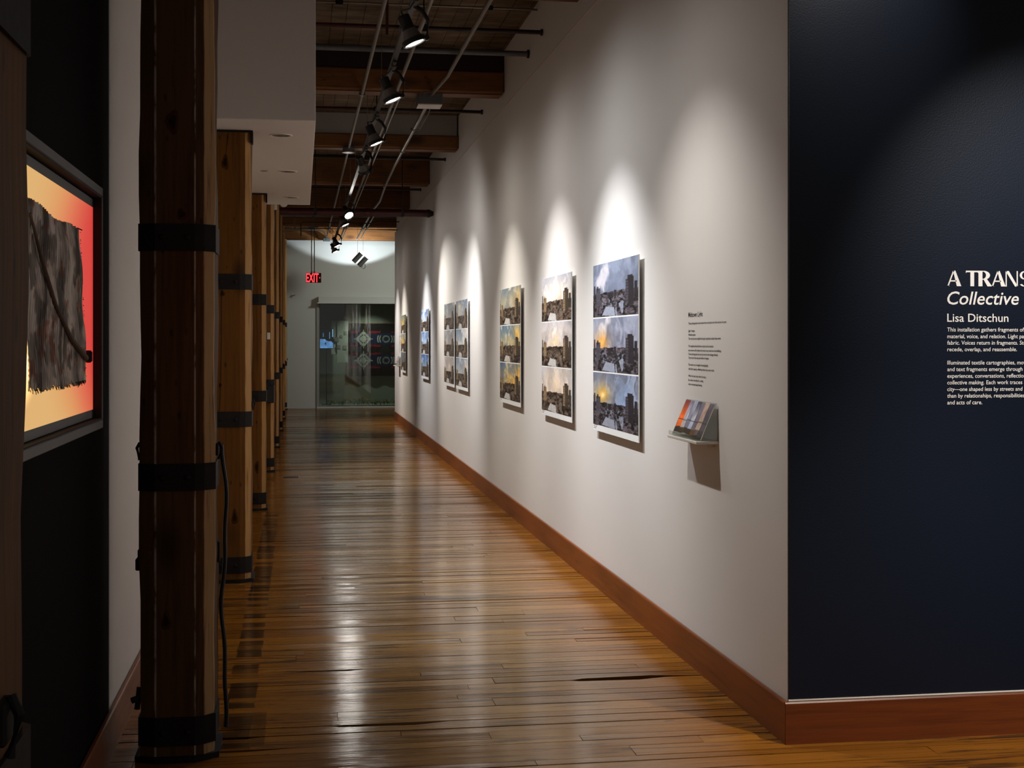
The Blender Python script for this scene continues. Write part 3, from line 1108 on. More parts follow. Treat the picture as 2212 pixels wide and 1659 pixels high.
def paint_city(w, h, st, seed):
    """a city seen from a high window: sky over a dark skyline, a pale court below. rows go bottom to top"""
    U, V = np.meshgrid((np.arange(w) + .5) / w, (np.arange(h) + .5) / h)
    img = np.zeros((h, w, 3))
    hz = .45 + .03 * U
    top, low, cloud, lite = [np.array(c) / 255. for c in (st['top'], st['low'], st['cloud'], st['lite'])]
    tv = np.clip((V - hz) / (1 - hz), 0, 1)[..., None]
    sky = low * (1 - tv) + top * tv
    n2 = fbm(w, h, 7, 2.5, 5, seed + 50)
    n1 = fbm(w, h, 3, 2.2, 5, seed)
    wi = np.clip((np.arange(h)[:, None] + (n2 - .5) * h * .5).astype(int), 0, h - 1)
    wj = np.clip((np.arange(w)[None, :] + (n2[::-1] - .5) * w * .45).astype(int), 0, w - 1)
    n1 = .35 * n1 + .65 * fbm(w, h, 4, 3.2, 6, seed + 90, .62)[wi, wj]
    c1 = ss(n1, .42, .64)[..., None] * st.get('ca', .8)
    sky = sky * (1 - c1) + cloud * c1
    c2 = (ss(n2[wi, wj], .50, .66) * ss(n1, .35, .55))[..., None] * st.get('la', .7)
    if 'plume' in st:
        pu, pv, pr = st['plume']
        dd = ((U - pu - (V - pv) * .28) / pr) ** 2 + ((V - pv) / (pr * 1.9)) ** 2
        c2 = np.maximum(c2 * .5, (ss(1.3 - dd + (n2 - .5) * 3.2, .2, 1.0))[..., None] * .9)
    sky = sky * (1 - c2) + lite * c2
    if 'sun' in st:
        su, sv, sr, sc = st['sun']
        ang = np.arctan2(V - sv, (U - su) * 1.2)
        dist = np.hypot((U - su) * 1.2, V - sv)
        ray = 1.0
        if st.get('rays'):
            ar = fbm(256, 2, 26, 1, 3, seed + 9)[0]
            ray = .35 + 1.3 * ss(ar[((ang / PI * .5 + .5) * 255).astype(int)], .42, .62)
        gl = np.exp(-(dist / sr) ** 1.4) * ray
        gl = np.clip(gl * (.45 + 1.1 * n2), 0, 1)[..., None]
        sky = sky * (1 - gl) + np.array(sc) / 255. * gl
        core = np.exp(-(dist / (sr * .28)) ** 2)[..., None] * st.get('core', .8)
        sky = sky * (1 - core) + np.array([255, 232, 170]) / 255. * core
    img[:] = np.clip(sky * (.80 + .40 * n2[wi, wj])[..., None], 0, 1)
    # ground
    gd = np.array(st['ground']) / 255.
    gh_ = np.array(st['roof']) / 255.
    n3 = fbm(w, h, 16, 20, 3, seed + 7, .8)
    n4 = fbm(w, h, 30, 26, 2, seed + 8, .9)
    ridge = hz + .05 * (fbm(w, 2, 9, 1, 4, 5)[0][None, :] - .4) - .02
    grd = gd * (.25 + 1.9 * ss(n3, .25, .85)[..., None])
    rf = (ss(n4, .57, .66) * ss(V, .12, .2) * ss(hz - .08 - V, 0, .05) * ss(U, .18, .24) * ss(.74 - U, 0, .05))[..., None]
    grd = grd * (1 - rf * .8) + gh_ * rf * .8
    m = (V < ridge)[..., None]
    img = np.where(m, grd, img)

    def rect(u0, u1, v0, v1, c, slant=0):
        nonlocal img
        mm = ((U > u0) & (U < u1) & (V > v0 + slant * (U - u0)) & (V < v1))[..., None]
        img = np.where(mm, np.array(c) / 255. * (.75 + .5 * n4[..., None]), img)

    tw = st['tower']
    tl = st['towerlit']
    rect(.02, .055, .3, .60, tw)
    rect(.075, .18, .22, .55, tl)
    rect(.1, .13, .5, .58, tw)
    # right-hand tower: pale edge and dark body with a stepped crown
    rect(.80, .91, .18, .66, tw)
    rect(.74, .80, .20, .63, tl)
    rect(.78, .88, .60, .69, tw)
    rect(.92, .975, .25, .57, tw)
    wn = ((U > .745) & (U < .795) & (V > .22) & (V < .62) & ((np.floor(V * 60) % 3) == 0))[..., None]
    img = np.where(wn, img * .7, img)
    rect(.36, .44, .34, .45, tw)
    rect(.50, .54, .32, .47, tw)

    def quad(pts, c, nz=.25):
        nonlocal img
        ins = np.ones_like(U, dtype=bool)
        for (a, b) in zip(pts, pts[1:] + pts[:1]):
            ins &= ((b[0] - a[0]) * (V - a[1]) - (b[1] - a[1]) * (U - a[0])) >= 0
        img = np.where(ins[..., None], np.array(c) / 255. * (1 - nz / 2 + nz * n4[..., None]), img)

    quad([(.22, .03), (.52, .0), (.50, .16), (.31, .19)], st['court'], .15)
    quad([(.53, .0), (.57, .0), (.55, .15), (.52, .16)], st['roof'], .4)
    quad([(.60, .22), (.66, .04), (.69, .05), (.70, .25), (.67, .27)], st['roof'], .5)
    quad([(.04, .0), (.10, .0), (.14, .2), (.12, .24)], [x * 1.5 for x in st['ground']], .6)
    return np.clip(img, 0, 1)


def grid_mesh(name, img, fn, mat):
    """img rows bottom to top; fn(u,v)->xyz arrays"""
    h, w = img.shape[:2]
    U, V = np.meshgrid(np.linspace(0, 1, w), np.linspace(0, 1, h))
    P = np.stack(fn(U, V), -1).reshape(-1, 3)
    idx = np.arange(w * h).reshape(h, w)
    q = np.stack([idx[:-1, :-1], idx[:-1, 1:], idx[1:, 1:], idx[1:, :-1]], -1).reshape(-1, 4)
    me = bpy.data.meshes.new(name)
    nf = len(q)
    me.vertices.add(len(P))
    me.vertices.foreach_set('co', P.astype(np.float32).ravel())
    me.loops.add(nf * 4)
    me.loops.foreach_set('vertex_index', q.astype(np.int32).ravel())
    me.polygons.add(nf)
    me.polygons.foreach_set('loop_start', (np.arange(nf) * 4).astype(np.int32))
    me.update(calc_edges=True)
    at = me.color_attributes.new('Col', 'FLOAT_COLOR', 'POINT')
    c = np.ones((w * h, 4), dtype=np.float32)
    c[:, :3] = lin(img.reshape(-1, 3))
    at.data.foreach_set('color', c.ravel())
    me.materials.append(mat)
    me.validate()
    return me


BG = dict(ground=(54, 48, 52), roof=(134, 138, 152), tower=(40, 35, 40), towerlit=(72, 68, 76), court=(150, 154, 168))
WG = dict(ground=(66, 54, 45), roof=(112, 100, 88), tower=(64, 54, 44), towerlit=(138, 114, 86), court=(196, 192, 188))
STY = [
    [dict(BG, top=(134, 142, 162), low=(116, 124, 144), cloud=(108, 114, 132), lite=(206, 200, 205), plume=(.24, .72, .16), la=.35, ca=.7),
     dict(BG, top=(140, 146, 162), low=(150, 150, 166), cloud=(100, 104, 122), lite=(206, 202, 206), plume=(.26, .82, .15), la=.3, sun=(.22, .55, .16, (232, 158, 70)), core=.3),
     dict(BG, top=(120, 128, 146), low=(140, 160, 196), cloud=(98, 98, 108), lite=(160, 174, 200), la=.6, sun=(.24, .58, .19, (238, 176, 66)), core=.95)],
    [dict(WG, top=(176, 178, 188), low=(226, 208, 186), cloud=(190, 186, 188), lite=(222, 218, 214), sun=(.5, .58, .18, (246, 226, 196)), core=.5),
     dict(WG, top=(200, 194, 196), low=(226, 206, 186), cloud=(168, 162, 164), lite=(230, 222, 216), plume=(.42, .68, .1), sun=(.48, .56, .14, (250, 226, 186)), core=.6),
     dict(WG, top=(180, 178, 186), low=(216, 196, 178), cloud=(196, 182, 168), lite=(224, 212, 200), plume=(.46, .8, .12), sun=(.5, .66, .22, (238, 214, 186)), core=.2)],
    [dict(WG, top=(110, 126, 140), low=(196, 180, 144), cloud=(132, 136, 138), lite=(200, 196, 180), sun=(.92, .62, .3, (222, 190, 130)), core=.2),
     dict(WG, top=(92, 122, 150), low=(196, 180, 140), cloud=(120, 142, 160), lite=(214, 208, 190), sun=(.86, .54, .34, (236, 192, 108)), rays=1, core=.5),
     dict(WG, top=(84, 112, 144), low=(190, 158, 104), cloud=(104, 118, 132), lite=(214, 190, 140), sun=(.9, .52, .36, (240, 182, 84)), rays=1, core=.6)],
    [dict(WG, top=(104, 116, 136), low=(190, 184, 172), cloud=(132, 138, 150), lite=(206, 204, 200), sun=(.3, .75, .16, (224, 210, 180)), core=.1),
     dict(WG, top=(120, 140, 164), low=(196, 196, 190), cloud=(158, 160, 166), lite=(226, 224, 220), plume=(.4, .72, .14), sun=(.9, .85, .3, (200, 190, 184)), core=.1),
     dict(WG, top=(126, 142, 164), low=(186, 186, 182), cloud=(146, 152, 160), lite=(190, 190, 190), sun=(.85, .7, .2, (206, 190, 170)), core=.1)],
    [dict(WG, top=(126, 134, 144), low=(166, 160, 156), cloud=(152, 154, 156), lite=(180, 178, 176)),
     dict(WG, top=(150, 152, 160), low=(180, 172, 166), cloud=(166, 162, 162), lite=(200, 196, 194)),
     dict(WG, top=(166, 160, 160), low=(184, 172, 164), cloud=(178, 168, 162), lite=(206, 198, 190), sun=(.5, .6, .2, (220, 206, 190)), core=.1)],
    [dict(WG, top=(80, 110, 156), low=(176, 190, 206), cloud=(196, 202, 212), lite=(236, 238, 242), la=.9),
     dict(WG, top=(74, 110, 164), low=(150, 180, 212), cloud=(164, 180, 204), lite=(236, 238, 242)),
     dict(WG, top=(70, 104, 156), low=(140, 160, 186), cloud=(150, 166, 190), lite=(226, 228, 232))],
    [dict(WG, top=(96, 116, 116), low=(206, 176, 100), cloud=(112, 124, 122), lite=(170, 160, 130), sun=(.2, .52, .22, (226, 170, 80)), core=.4),
     dict(WG, top=(120, 134, 138), low=(206, 176, 110), cloud=(140, 146, 146), lite=(196, 190, 170), sun=(.25, .52, .24, (236, 180, 80)), core=.5),
     dict(WG, top=(104, 108, 112), low=(120, 120, 120), cloud=(96, 98, 100), lite=(126, 126, 128))],
]
# (near y, far y) of each panel on the right wall
PANELS = [(7.26, 8.43), (9.13, 10.29), (11.32, 12.51), (15.00, 16.15), (16.34, 17.49), (19.68, 20.87), (24.02, 25.18)]
pan_labels = [
    'photo panel of three blue grey stormy city views, nearest the printed text',
    'photo panel of three pale warm overcast city views, second from the entry',
    'photo panel of three city views with golden sun rays at the right side',
    'photo panel of grey blue city skies, nearer half of the close pair',
    'photo panel of pale grey city skies, farther half of the close pair',
    'photo panel of three bright blue skies with white clouds',
    'farthest photo panel, dusky city views beside the small far shelf',
]
PZ0, PZ1 = .994, 2.03
PF = WX - .03
for i, (ya, yb) in enumerate(PANELS):
    t = thing('photo_triptych', pan_labels[i], 'picture', (WX, (ya + yb) / 2, 1.51), group='tall three view photo panels on the white wall')
    hw = (yb - ya) / 2
    obj('board', MB().box(-.0295, -.0235, -hw, hw, PZ0 - 1.51, PZ1 - 1.51), M['panel'], t)
    for q in (.37, -.37):
        obj('cleat', MB().box(-.0235, -.0005, -hw + .15, hw - .15, q - .03, q + .03), M['panelback'], t)
    res = [(128, 110), (96, 90), (80, 76), (60, 64), (56, 60), (48, 60), (44, 56)][i]
    rh = .3265
    for j in range(3):
        z1 = PZ1 - 1.51 - .0015 - j * (rh + .0085)
        z0 = z1 - rh
        img = paint_city(res[0], res[1], STY[i][j], 100 + i * 10 + j)
        me = grid_mesh('photograph', img, lambda U, V, z0=z0, hw=hw: (np.full_like(U, -.0300), (hw - .003) - U * (2 * hw - .006), z0 + V * rh), M['print'])
        obj('photograph', me, None, t)
    # small caption lines on the border foot
    if i < 3:
        for q in range(3):
            zz = PZ0 - 1.51 + .034 - q * .010
            mb = MB().add([(-.0299, hw - .02, zz), (-.0299, hw - .13 + .02 * q, zz), (-.0299, hw - .13 + .02 * q, zz + .003), (-.0299, hw - .02, zz + .003)], [(0, 1, 2, 3)])
            obj('caption_line', mb, M['grey_metal'], t)

# ------------------------------------------------------------------ printed text on the white wall
MID = [
    (699.5, 'These photographs were made from one place over the course of a year.', .600),
    (715.5, 'Light changes.', .112), (723.8, 'Weather passes.', .125), (732.3, 'The city becomes legible through repetition rather than event.', .520),
    (748.2, 'The neighbourhood below is about to be remade:', .405), (757.3, 'new towers will replace the tennis court and low-rise buildings.', .525),
    (765.4, 'These photographs do not document that change directly.', .475), (773.2, 'They record the way just before it begins.', .340),
    (788.2, 'The works are arranged chronologically,', .325), (797.2, 'with their spacing reflecting when they were made.', .420),
    (812.2, 'What you see is not what the city is,', .295), (821.2, 'but what it was like for a while,', .250), (830.0, 'when someone kept looking.', .228)]
def wall_text(label, yl, title=True):
    t = thing('wall_text', label, 'text', (WX - .0005, yl, 1.5), (0, 0, 0))
    me = text_mesh('title_line', 'Midtown Light', .238, .0325, 0, .02, 0, M['ink'])
    rot = (R(90), 0, R(-90))
    o = obj('title_line', me, None, t, (0, 0, 1.669 - 1.5))
    o.rotation_euler = rot
    for (py, s, w) in MID:
        me = text_mesh('text_line', s, w, .0155, 0, .008, 0, M['ink'])
        o = obj('text_line', me, None, t, (0, 0, 1.55 + (738 - py - 1.5) / 445 - 1.5))
        o.rotation_euler = rot
    return t


wall_text('block of small black printed text with a bold title beside the nearest photo panel', 6.39)
t = thing('wall_text', 'tiny far block of black text above the far card shelf', 'text', (WX - .0005, 26.05, 1.5))
for q in range(11):
    me = text_mesh('text_line', MID[q][1], MID[q][2] * .8, .0155, 0, .008, 0, M['ink'])
    o = obj('text_line', me, None, t, (0, 0, .15 - q * .03))
    o.rotation_euler = (R(90), 0, R(-90))

# ------------------------------------------------------------------ card shelves
def strip_img(kind, seed, w=10, h=44):
    U, V = np.meshgrid((np.arange(w) + .5) / w, (np.arange(h) + .5) / h)
    n = fbm(w, h, 2, 6, 4, seed)
    a, b, c, gnd = [np.array(x) / 255. for x in kind]
    sky = np.where((V > .5)[..., None], a * (V[..., None] - .5) * 2 + b * (1 - (V[..., None] - .5) * 2), b * V[..., None] * 2 + c * (1 - V[..., None] * 2))
    sky = sky * (.75 + .5 * n[..., None])
    lowm = (V < .13 + .08 * n)[..., None]
    img = np.where(lowm, gnd * (.6 + .8 * n[..., None]), sky)
    mid = ((np.abs(V - .40) < .012))[..., None]
    return np.clip(np.where(mid, img * .55, img), 0, 1)


CARDS = [((120, 50, 50), (250, 110, 30), (190, 90, 40), (50, 34, 24), 'orange sunset'),
         ((120, 112, 130), (190, 186, 196), (160, 140, 120), (56, 44, 26), 'pale cloud'),
         ((170, 170, 186), (140, 140, 160), (120, 116, 128), (60, 46, 26), 'lilac grey'),
         ((60, 60, 80), (200, 198, 206), (150, 166, 200), (54, 44, 26), 'blue and white'),
         ((130, 122, 134), (112, 104, 118), (120, 110, 120), (100, 64, 30), 'mauve grey'),
         ((190, 160, 144), (176, 150, 136), (200, 176, 150), (88, 76, 76), 'peach cloud'),
         ((96, 88, 96), (90, 82, 90), (88, 80, 86), (66, 58, 60), 'dark grey')]


def card_shelf(y0, y1, where, res):
    L = y1 - y0
    t = thing('card_shelf', 'white floating shelf ' + where, 'shelf', (WX, (y0 + y1) / 2, 1.10))
    obj('board', MB().box(-.105, -.0005, -L / 2, L / 2, -.013, 0, .002), M['whiteplastic'], t)
    for s in (-.35, .35):
        obj('bracket', MB().box(-.03, -.0005, s * L - .012, s * L + .012, -.03, -.013, .002), M['whiteplastic'], t)
    # clear stand: sloping face, lip and triangular side cheeks
    s = thing('card_stand', 'clear acrylic card stand on the white shelf ' + where, 'stand', (WX, (y0 + y1) / 2, 1.10))
    f = MB()
    bx, tx, zb, zt = -.082, -.010, .006, .172
    f.add([(bx, -L / 2 + .01, zb), (bx, L / 2 - .01, zb), (tx, L / 2 - .01, zt), (tx, -L / 2 + .01, zt),
           (bx + .003, -L / 2 + .01, zb), (bx + .003, L / 2 - .01, zb), (tx + .003, L / 2 - .01, zt), (tx + .003, -L / 2 + .01, zt)],
          [(0, 1, 2, 3), (7, 6, 5, 4), (0, 4, 5, 1), (2, 6, 7, 3), (1, 5, 6, 2), (0, 3, 7, 4)])
    obj('sloping_face', f, M['acrylic'], s)
    obj('foot', MB().box(-.1, -.006, -L / 2 + .01, L / 2 - .01, .0005, .004), M['acrylic'], s)
    obj('lip', MB().box(-.1, -.097, -L / 2 + .01, L / 2 - .01, .004, .022), M['acrylic'], s)
    for q in (-1, 1):
        yy = q * (L / 2 - .008)
        mb = MB()
        mb.add([(bx, yy, .004), (-.006, yy, .004), (-.006, yy, zt), (tx, yy, zt), (bx, yy + q * .003, .004), (-.006, yy + q * .003, .004), (-.006, yy + q * .003, zt), (tx, yy + q * .003, zt)],
               [(0, 1, 2, 3), (7, 6, 5, 4), (0, 4, 5, 1), (1, 5, 6, 2), (2, 6, 7, 3), (0, 3, 7, 4)])
        obj('side_cheek', mb, M['acrylic'], s)
        obj('bright_edge', MB().tube([(bx, yy - q * .002, .006), (tx, yy - q * .002, zt)], .0018, 6), M['whiteplastic'], s)
    n = len(CARDS)
    wds = [.085, .065, .062, .065, .06, .07, .072]
    tot = sum(wds)
    cy = L / 2 - .012
    sc = (L - .024) / tot
    dirv = Vector((tx - bx, 0, zt - zb)).normalized()
    nrm = Vector((-dirv.z, 0, dirv.x))
    for i, c in enumerate(CARDS):
        w = wds[i] * sc
        lift = [.002, .0, .004, .001, .0, .003, .0][i]
        base = Vector((bx, 0, zb)) + nrm * (.0008 + .0006 * (i % 2)) + dirv * (.012 + lift)
        hgt = .163
        img = strip_img(c[:4], 300 + i, *res)
        ca = cy
        card = tag(obj('photo_card', grid_mesh('photo_card', img, lambda U, V, ca=ca, w=w, base=base: (base.x + dirv.x * V * hgt, ca - U * (w - .002), base.z + dirv.z * V * hgt), M['print']), None, None, (WX, (y0 + y1) / 2, 1.10)),
                   c[4] + ' photo card in the stand on the shelf ' + where, 'card', 'photo cards in the stand ' + where)
        th = MB()
        b2 = base - nrm * .0006
        e = b2 + dirv * hgt
        th.add([(b2.x, ca, b2.z), (b2.x, ca - w + .002, b2.z), (e.x, ca - w + .002, e.z), (e.x, ca, e.z)], [(0, 1, 2, 3)])
        obj('card_back', th, M['panel'], card)
        cy -= w
    return t


card_shelf(5.905, 6.395, 'below printed text', (12, 60))
card_shelf(25.65, 26.14, 'at the wall\'s far end', (5, 14))

# ------------------------------------------------------------------ title lettering on the navy wall
NX, NYP = 2.511, YC - .0135
nt = thing('title_text', 'cream lettering of the exhibition title and introduction on the navy wall', 'text', (NX, NYP, 1.55))


def zy(py):
    return (738 - py) / 548.0


def nline(name, s, w, py, size, shear=0, bold=0, dx=0):
    o = obj(name, text_mesh(name, s, w, size, shear, bold, .0006, M['cream']), None, nt, (dx, 0, zy(py)))
    o.rotation_euler = (R(90), 0, 0)
    return o


def arc(cx, cy, rx, ry, a0, a1, n=12):
    return [(cx + rx * math.cos(R(a0 + (a1 - a0) * i / n)), cy + ry * math.sin(R(a0 + (a1 - a0) * i / n))) for i in range(n + 1)]


def band(o, i):
    return [[o[j], o[j + 1], i[j + 1], i[j]] for j in range(len(o) - 1)]


H = .0613
LET = {}
# capitals with thin left strokes and heavy right strokes
LET['A'] = (.059, [[(0, 0), (.006, 0), (.030, H), (.024, H)], [(.024, H), (.034, H), (.059, 0), (.040, 0)], [(.013, .018), (.040, .018), (.038, .023), (.015, .023)], [(0, 0), (.009, 0), (.006, .003), (.002, .003)]])
LET['T'] = (.053, [[(0, H - .006), (.053, H - .006), (.053, H), (0, H)], [(.019, 0), (.035, 0), (.035, H - .006), (.019, H - .006)], [(0, H - .010), (.003, H - .006), (0, H - .006)], [(.053, H - .010), (.053, H - .006), (.05, H - .006)]])
LET['R'] = (.058, [[(0, 0), (.017, 0), (.017, H), (0, H)]] + band(arc(.022, H - .0175, .027, .0175, 90, -90), arc(.020, H - .0175, .012, .0135, 90, -90)) + [[(.017, H - .004), (.022, H - .004), (.022, H), (.017, H)], [(.017, H - .035), (.022, H - .035), (.022, H - .031), (.017, H - .031)], [(.022, H - .035), (.036, H - .033), (.058, 0), (.038, 0)]])
LET['N'] = (.052, [[(0, 0), (.005, 0), (.005, H), (0, H)], [(0, H), (.014, H), (.052, 0), (.040, 0)], [(.047, 0), (.052, 0), (.052, H), (.047, H)]])
LET['S'] = (.046, band(arc(.023, H - .0165, .020, .0165, 30, 270), arc(.024, H - .0165, .011, .0125, 30, 270)) + band(arc(.023, .0165, .022, .0165, -150, 90), arc(.022, .0165, .010, .0125, -150, 90)))
px = 0.0
for ch, xx in (('A', 0.0), ('T', .078), ('R', .131), ('A', .187), ('N', .246), ('S', .303)):
    o = obj('letter', poly_mesh('letter', [[(a + xx, b) for a, b in p] for p in LET[ch][1]], M['cream'], .0006), None, nt, (0, 0, zy(618.3)))
    o.rotation_euler = (R(90), 0, 0)
nline('subtitle', 'Collective', .302, 657.6, .073, .20, .008)
nline('subtitle', 'r', .02, 657.6, .073, .20, .008, .325)
nline('artist_line', 'Lisa Ditschun', .258, 695.0, .046, 0, .006)
PAR = [(716.0, 'This installation gathers fragments of', .325), (730.6, 'material, voice, and relation. Light pas', .332), (744.5, 'fabric. Voices return in fragments. Sto', .334), (758.7, 'recede, overlap, and reassemble.', .294),
       (787.4, 'Illuminated textile cartographies, mov', .333), (801.6, 'and text fragments emerge through s', .333), (816.0, 'experiences, conversations, reflection', .333), (830.2, 'collective making. Each work traces a', .333),
       (844.6, 'city\u2014one shaped less by streets and h', .334), (858.8, 'than by relationships, responsibilities,', .331), (873.3, 'and acts of care.', .147)]
for (py, s, w) in PAR:
    nline('text_line', s, w, py, .0225, .06, .006)

# ------------------------------------------------------------------ lightbox on the charcoal wall
FX, BX0, BX1, BZ0, BZ1 = -.64, 2.95, 4.60, 1.268, 2.052
lb = thing('lightbox', 'framed lightbox glowing yellow to red on the charcoal wall', 'lightbox', (0, 0, 0))
w = .028
for a in ((BX0, BX1, BZ1 - w, BZ1), (BX0, BX1, BZ0, BZ0 + w), (BX1 - w * .7, BX1, BZ0 + w, BZ1 - w), (BX0, BX0 + w, BZ0 + w, BZ1 - w)):
    obj('frame_rail', MB().box(-.72, FX, *a, .002), M['frame'], lb)
for a in ((BX0 + w, BX1 - w * .7, BZ1 - w - .006, BZ1 - w), (BX0 + w, BX1 - w * .7, BZ0 + w, BZ0 + w + .005), (BX1 - w * .7 - .006, BX1 - w * .7, BZ0 + w, BZ1 - w)):
    obj('recess_lining', MB().box(-.719, FX - .002, *a), M['recess'], lb)
obj('backing', MB().box(-.719, -.712, BX0 + w, BX1 - w, BZ0 + w, BZ1 - w), M['recess'], lb)
IX0, IX1, IZ0, IZ1 = BX0 + .035, BX1 - .028, BZ0 + .036, BZ1 - .040
obj('light_panel', MB().box(-.700, -.668, IX0, IX1, IZ0 + .026, IZ1 - .026), M['glow'], lb)
for a in ((IX0, IX1, IZ1 - .026, IZ1), (IX0, IX1, IZ0, IZ0 + .026), (IX1, IX1 + .003, IZ0, IZ1)):
    obj('panel_rim', MB().box(-.700, -.667, *a), M['frame'], lb)
# the cloth in front of the glow
tw_, th_ = 170, 110
U, V = np.meshgrid(np.linspace(0, 1, tw_), np.linspace(0, 1, th_))
n1 = fbm(tw_, th_, 26, 3, 4, 5)
n2 = fbm(tw_, th_, 12, 4, 4, 6)
n3 = fbm(tw_, th_, 40, 14, 2, 8)
n5 = fbm(tw_, th_, 9, 9, 3, 9)
ci = np.zeros((th_, tw_, 3))
basec = np.array([206, 194, 184]) / 255.
ci[:] = basec * (.65 + .7 * n1[..., None])
dkm = (ss(n2, .50, .60) * (.6 + .6 * (n1 > .5)))[..., None]
ci = ci * (1 - .42 * np.clip(dkm, 0, 1))
ci *= (.72 + .56 * (np.sin(U * 210 + 2 * n5) * .5 + .5))[..., None]
ormk = ss(n5, .64, .72)[..., None] * .5
ci = ci * (1 - ormk) + np.array([150, 84, 66]) / 255. * ormk
ci *= (.85 + .3 * n3[..., None])


def cloth_fn(U, V):
    ph = rng.rand(U.shape[1]) * .004
    yl = 3.38 * V + 3.43 * (1 - V)
    yr = 4.205 * V + 4.33 * (1 - V)
    Yv = yl * (1 - U) + yr * U
    zt_ = 1.893 - .012 * U + .006 * np.sin(U * 9)
    zb_ = 1.430 - .006 * U + .004 * np.sin(U * 21) + 0.004 * np.sin(U * 57) + np.where(V < .001, (rng.rand(*U.shape) - .5) * .007, 0)
    Zv = zb_ * (1 - V) + zt_ * V
    edgej = (np.abs(U - .5) > .497) * (rng.rand(*U.shape) - .5) * .008
    Xv = -.652 + .0016 * np.sin(U * 190 + V * 3) + .003 * np.sin(V * 14 + U * 4)
    return Xv, Yv + edgej, Zv + np.where(V > .999, (rng.rand(*U.shape) - .5) * .006, 0)


tx = thing('hanging_textile', 'dark frayed woven cloth hung in front of the glowing lightbox', 'textile', (0, 0, 0))
o = obj('cloth', grid_mesh('cloth', np.clip(ci, 0, 1), cloth_fn, M['cloth']), None, tx)
sd = o.modifiers.new('thickness', 'SOLIDIFY')
sd.thickness = .003
fr_ = MB()
for q in range(70):
    a = rng.rand()
    yy = 3.43 + a * .90
    ln = .004 + .010 * rng.rand()
    fr_.tube([(-.652, yy, 1.432), (-.652 + .004 * rng.rand(), yy + .006 * (rng.rand() - .5), 1.432 - ln)], .0009, 4, False)
for q in range(40):
    zz = 1.44 + rng.rand() * .44
    yy = 4.33 - (zz - 1.43) * .27
    fr_.tube([(-.652, yy, zz), (-.652, yy + .006 + .012 * rng.rand(), zz + .006 * (rng.rand() - .5))], .0009, 4, False)
o = obj('fringe', fr_, M['iron'], tx)
o['kind'] = 'stuff'
k = plain('brown_strip_cloth', srgb(112, 92, 80), .9, 0, .3, 60)
obj('diagonal_strip', MB().tube([(-.646, 3.42, 1.86), (-.645, 3.56, 1.76), (-.645, 3.75, 1.65), (-.645, 4.0, 1.56), (-.646, 4.28, 1.50)], [.003, .005, .006, .007, .009], 8), k, tx, None, True)
obj('corner_toggle', MB().lathe([(.006, -.02), (.012, -.014), (.012, .012), (.007, .018)], Matrix.Translation((-.648, 4.345, 1.505)), 10, True, True), M['recess'], tx)
for yy in (3.6, 4.25):
    obj('hanging_loop', MB().tube([(-.652, yy, 1.886), (-.667, yy, 1.893)], .002, 6), M['iron'], tx)

# ------------------------------------------------------------------ glass case at the far end
gc = thing('glass_case', 'floor to head height glass display case with a pale header in far wall', 'display case', (.42, YF, 0))
obj('header', MB().box(-.02, 3.0, -.16, -.001, 2.46, 2.60, .004), M['far'], gc)
obj('header_ledge', MB().box(-.05, 3.0, -.19, -.001, 2.435, 2.46, .002), M['panelback'], gc)
obj('side_jamb', MB().box(-.06, .0, -.03, -.001, .0, 2.435, .002), M['jamb'], gc)
obj('sill', MB().box(-.06, 3.0, -.05, .12, .0, .03, .003), M['panelback'], gc)
obj('glass_pane', MB().box(.012, 1.155, .02, .028, .03, 2.435), M['glass'], gc)
obj('glass_pane', MB().box(1.160, 2.60, .02, .028, .03, 2.435), M['glass'], gc)
obj('glass_edge', MB().box(.002, .012, .016, .032, .03, 2.435), M['bluegrey'], gc)
obj('glass_joint', MB().box(1.155, 1.160, .019, .029, .03, 2.435), M['bluegrey'], gc)
obj('floor_plinth', MB().box(.0, 2.88, .15, 1.14, -.005, .05), M['niche'], gc)
# a patterned blanket hung inside
bw_, bh_ = 150, 120
U, V = np.meshgrid((np.arange(bw_) + .5) / bw_ * 1.75, (np.arange(bh_) + .5) / bh_ * 1.27)
bi = np.zeros((bh_, bw_, 3))
bi[:] = np.array([26, 23, 24]) / 255.
bi *= (.8 + .5 * fbm(bw_, bh_, 60, 3, 2, 3)[..., None])
for cv in (.38, .90):
    du, dv = np.abs(U - .36), np.abs(V - cv)
    q = np.round(du / .03) * .03
    r = np.round(dv / .03) * .03
    blue = (np.abs(V - cv) < .14) & (U > .05)
    bi[blue] = np.array([28, 34, 58]) / 255.
    star = (q + r < .21) & (((np.round(du / .03) + np.round(dv / .03)) % 3) != 1)
    spk = ((q < .02) & (r < .23)) | ((r < .02) & (q < .23))
    bi[star | spk] = np.array([150, 148, 140]) / 255.
    red = (np.abs(dv - .16) < .025) & (np.abs(np.abs(U - .36) - .22) < .09)
    bi[red] = np.array([120, 30, 38]) / 255.
    for cu in (.90, 1.45):
        rr = np.hypot(U - cu, (V - cv))
        ring = ((rr > .055) & (rr < .095)) & ((np.floor(rr * 80) % 2) == 0)
        bi[ring] = np.array([140, 138, 120]) / 255.
        br = ((np.abs(rr - .15) < .012) | (np.abs(rr - .20) < .012)) & (dv < .085)
        bi[br] = np.array([150, 148, 140]) / 255.
        rd = (np.abs(dv - .17) < .02) & (np.abs(np.abs(U - cu) - .2) < .07)
        bi[rd] = np.array([120, 30, 38]) / 255.
bl = thing('blanket', 'dark blanket with white star and red and blue pattern hung in the glass case', 'blanket', (0, 0, 0))
o = obj('woven_cloth', grid_mesh('woven_cloth', bi, lambda U, V: (1.14 + U * 1.75, 33.06 + .012 * np.sin(U * 30) + .008 * np.sin(U * 11 + V * 2), .72 + V * 1.26), M['cloth']), None, bl)
md = o.modifiers.new('thickness', 'SOLIDIFY')
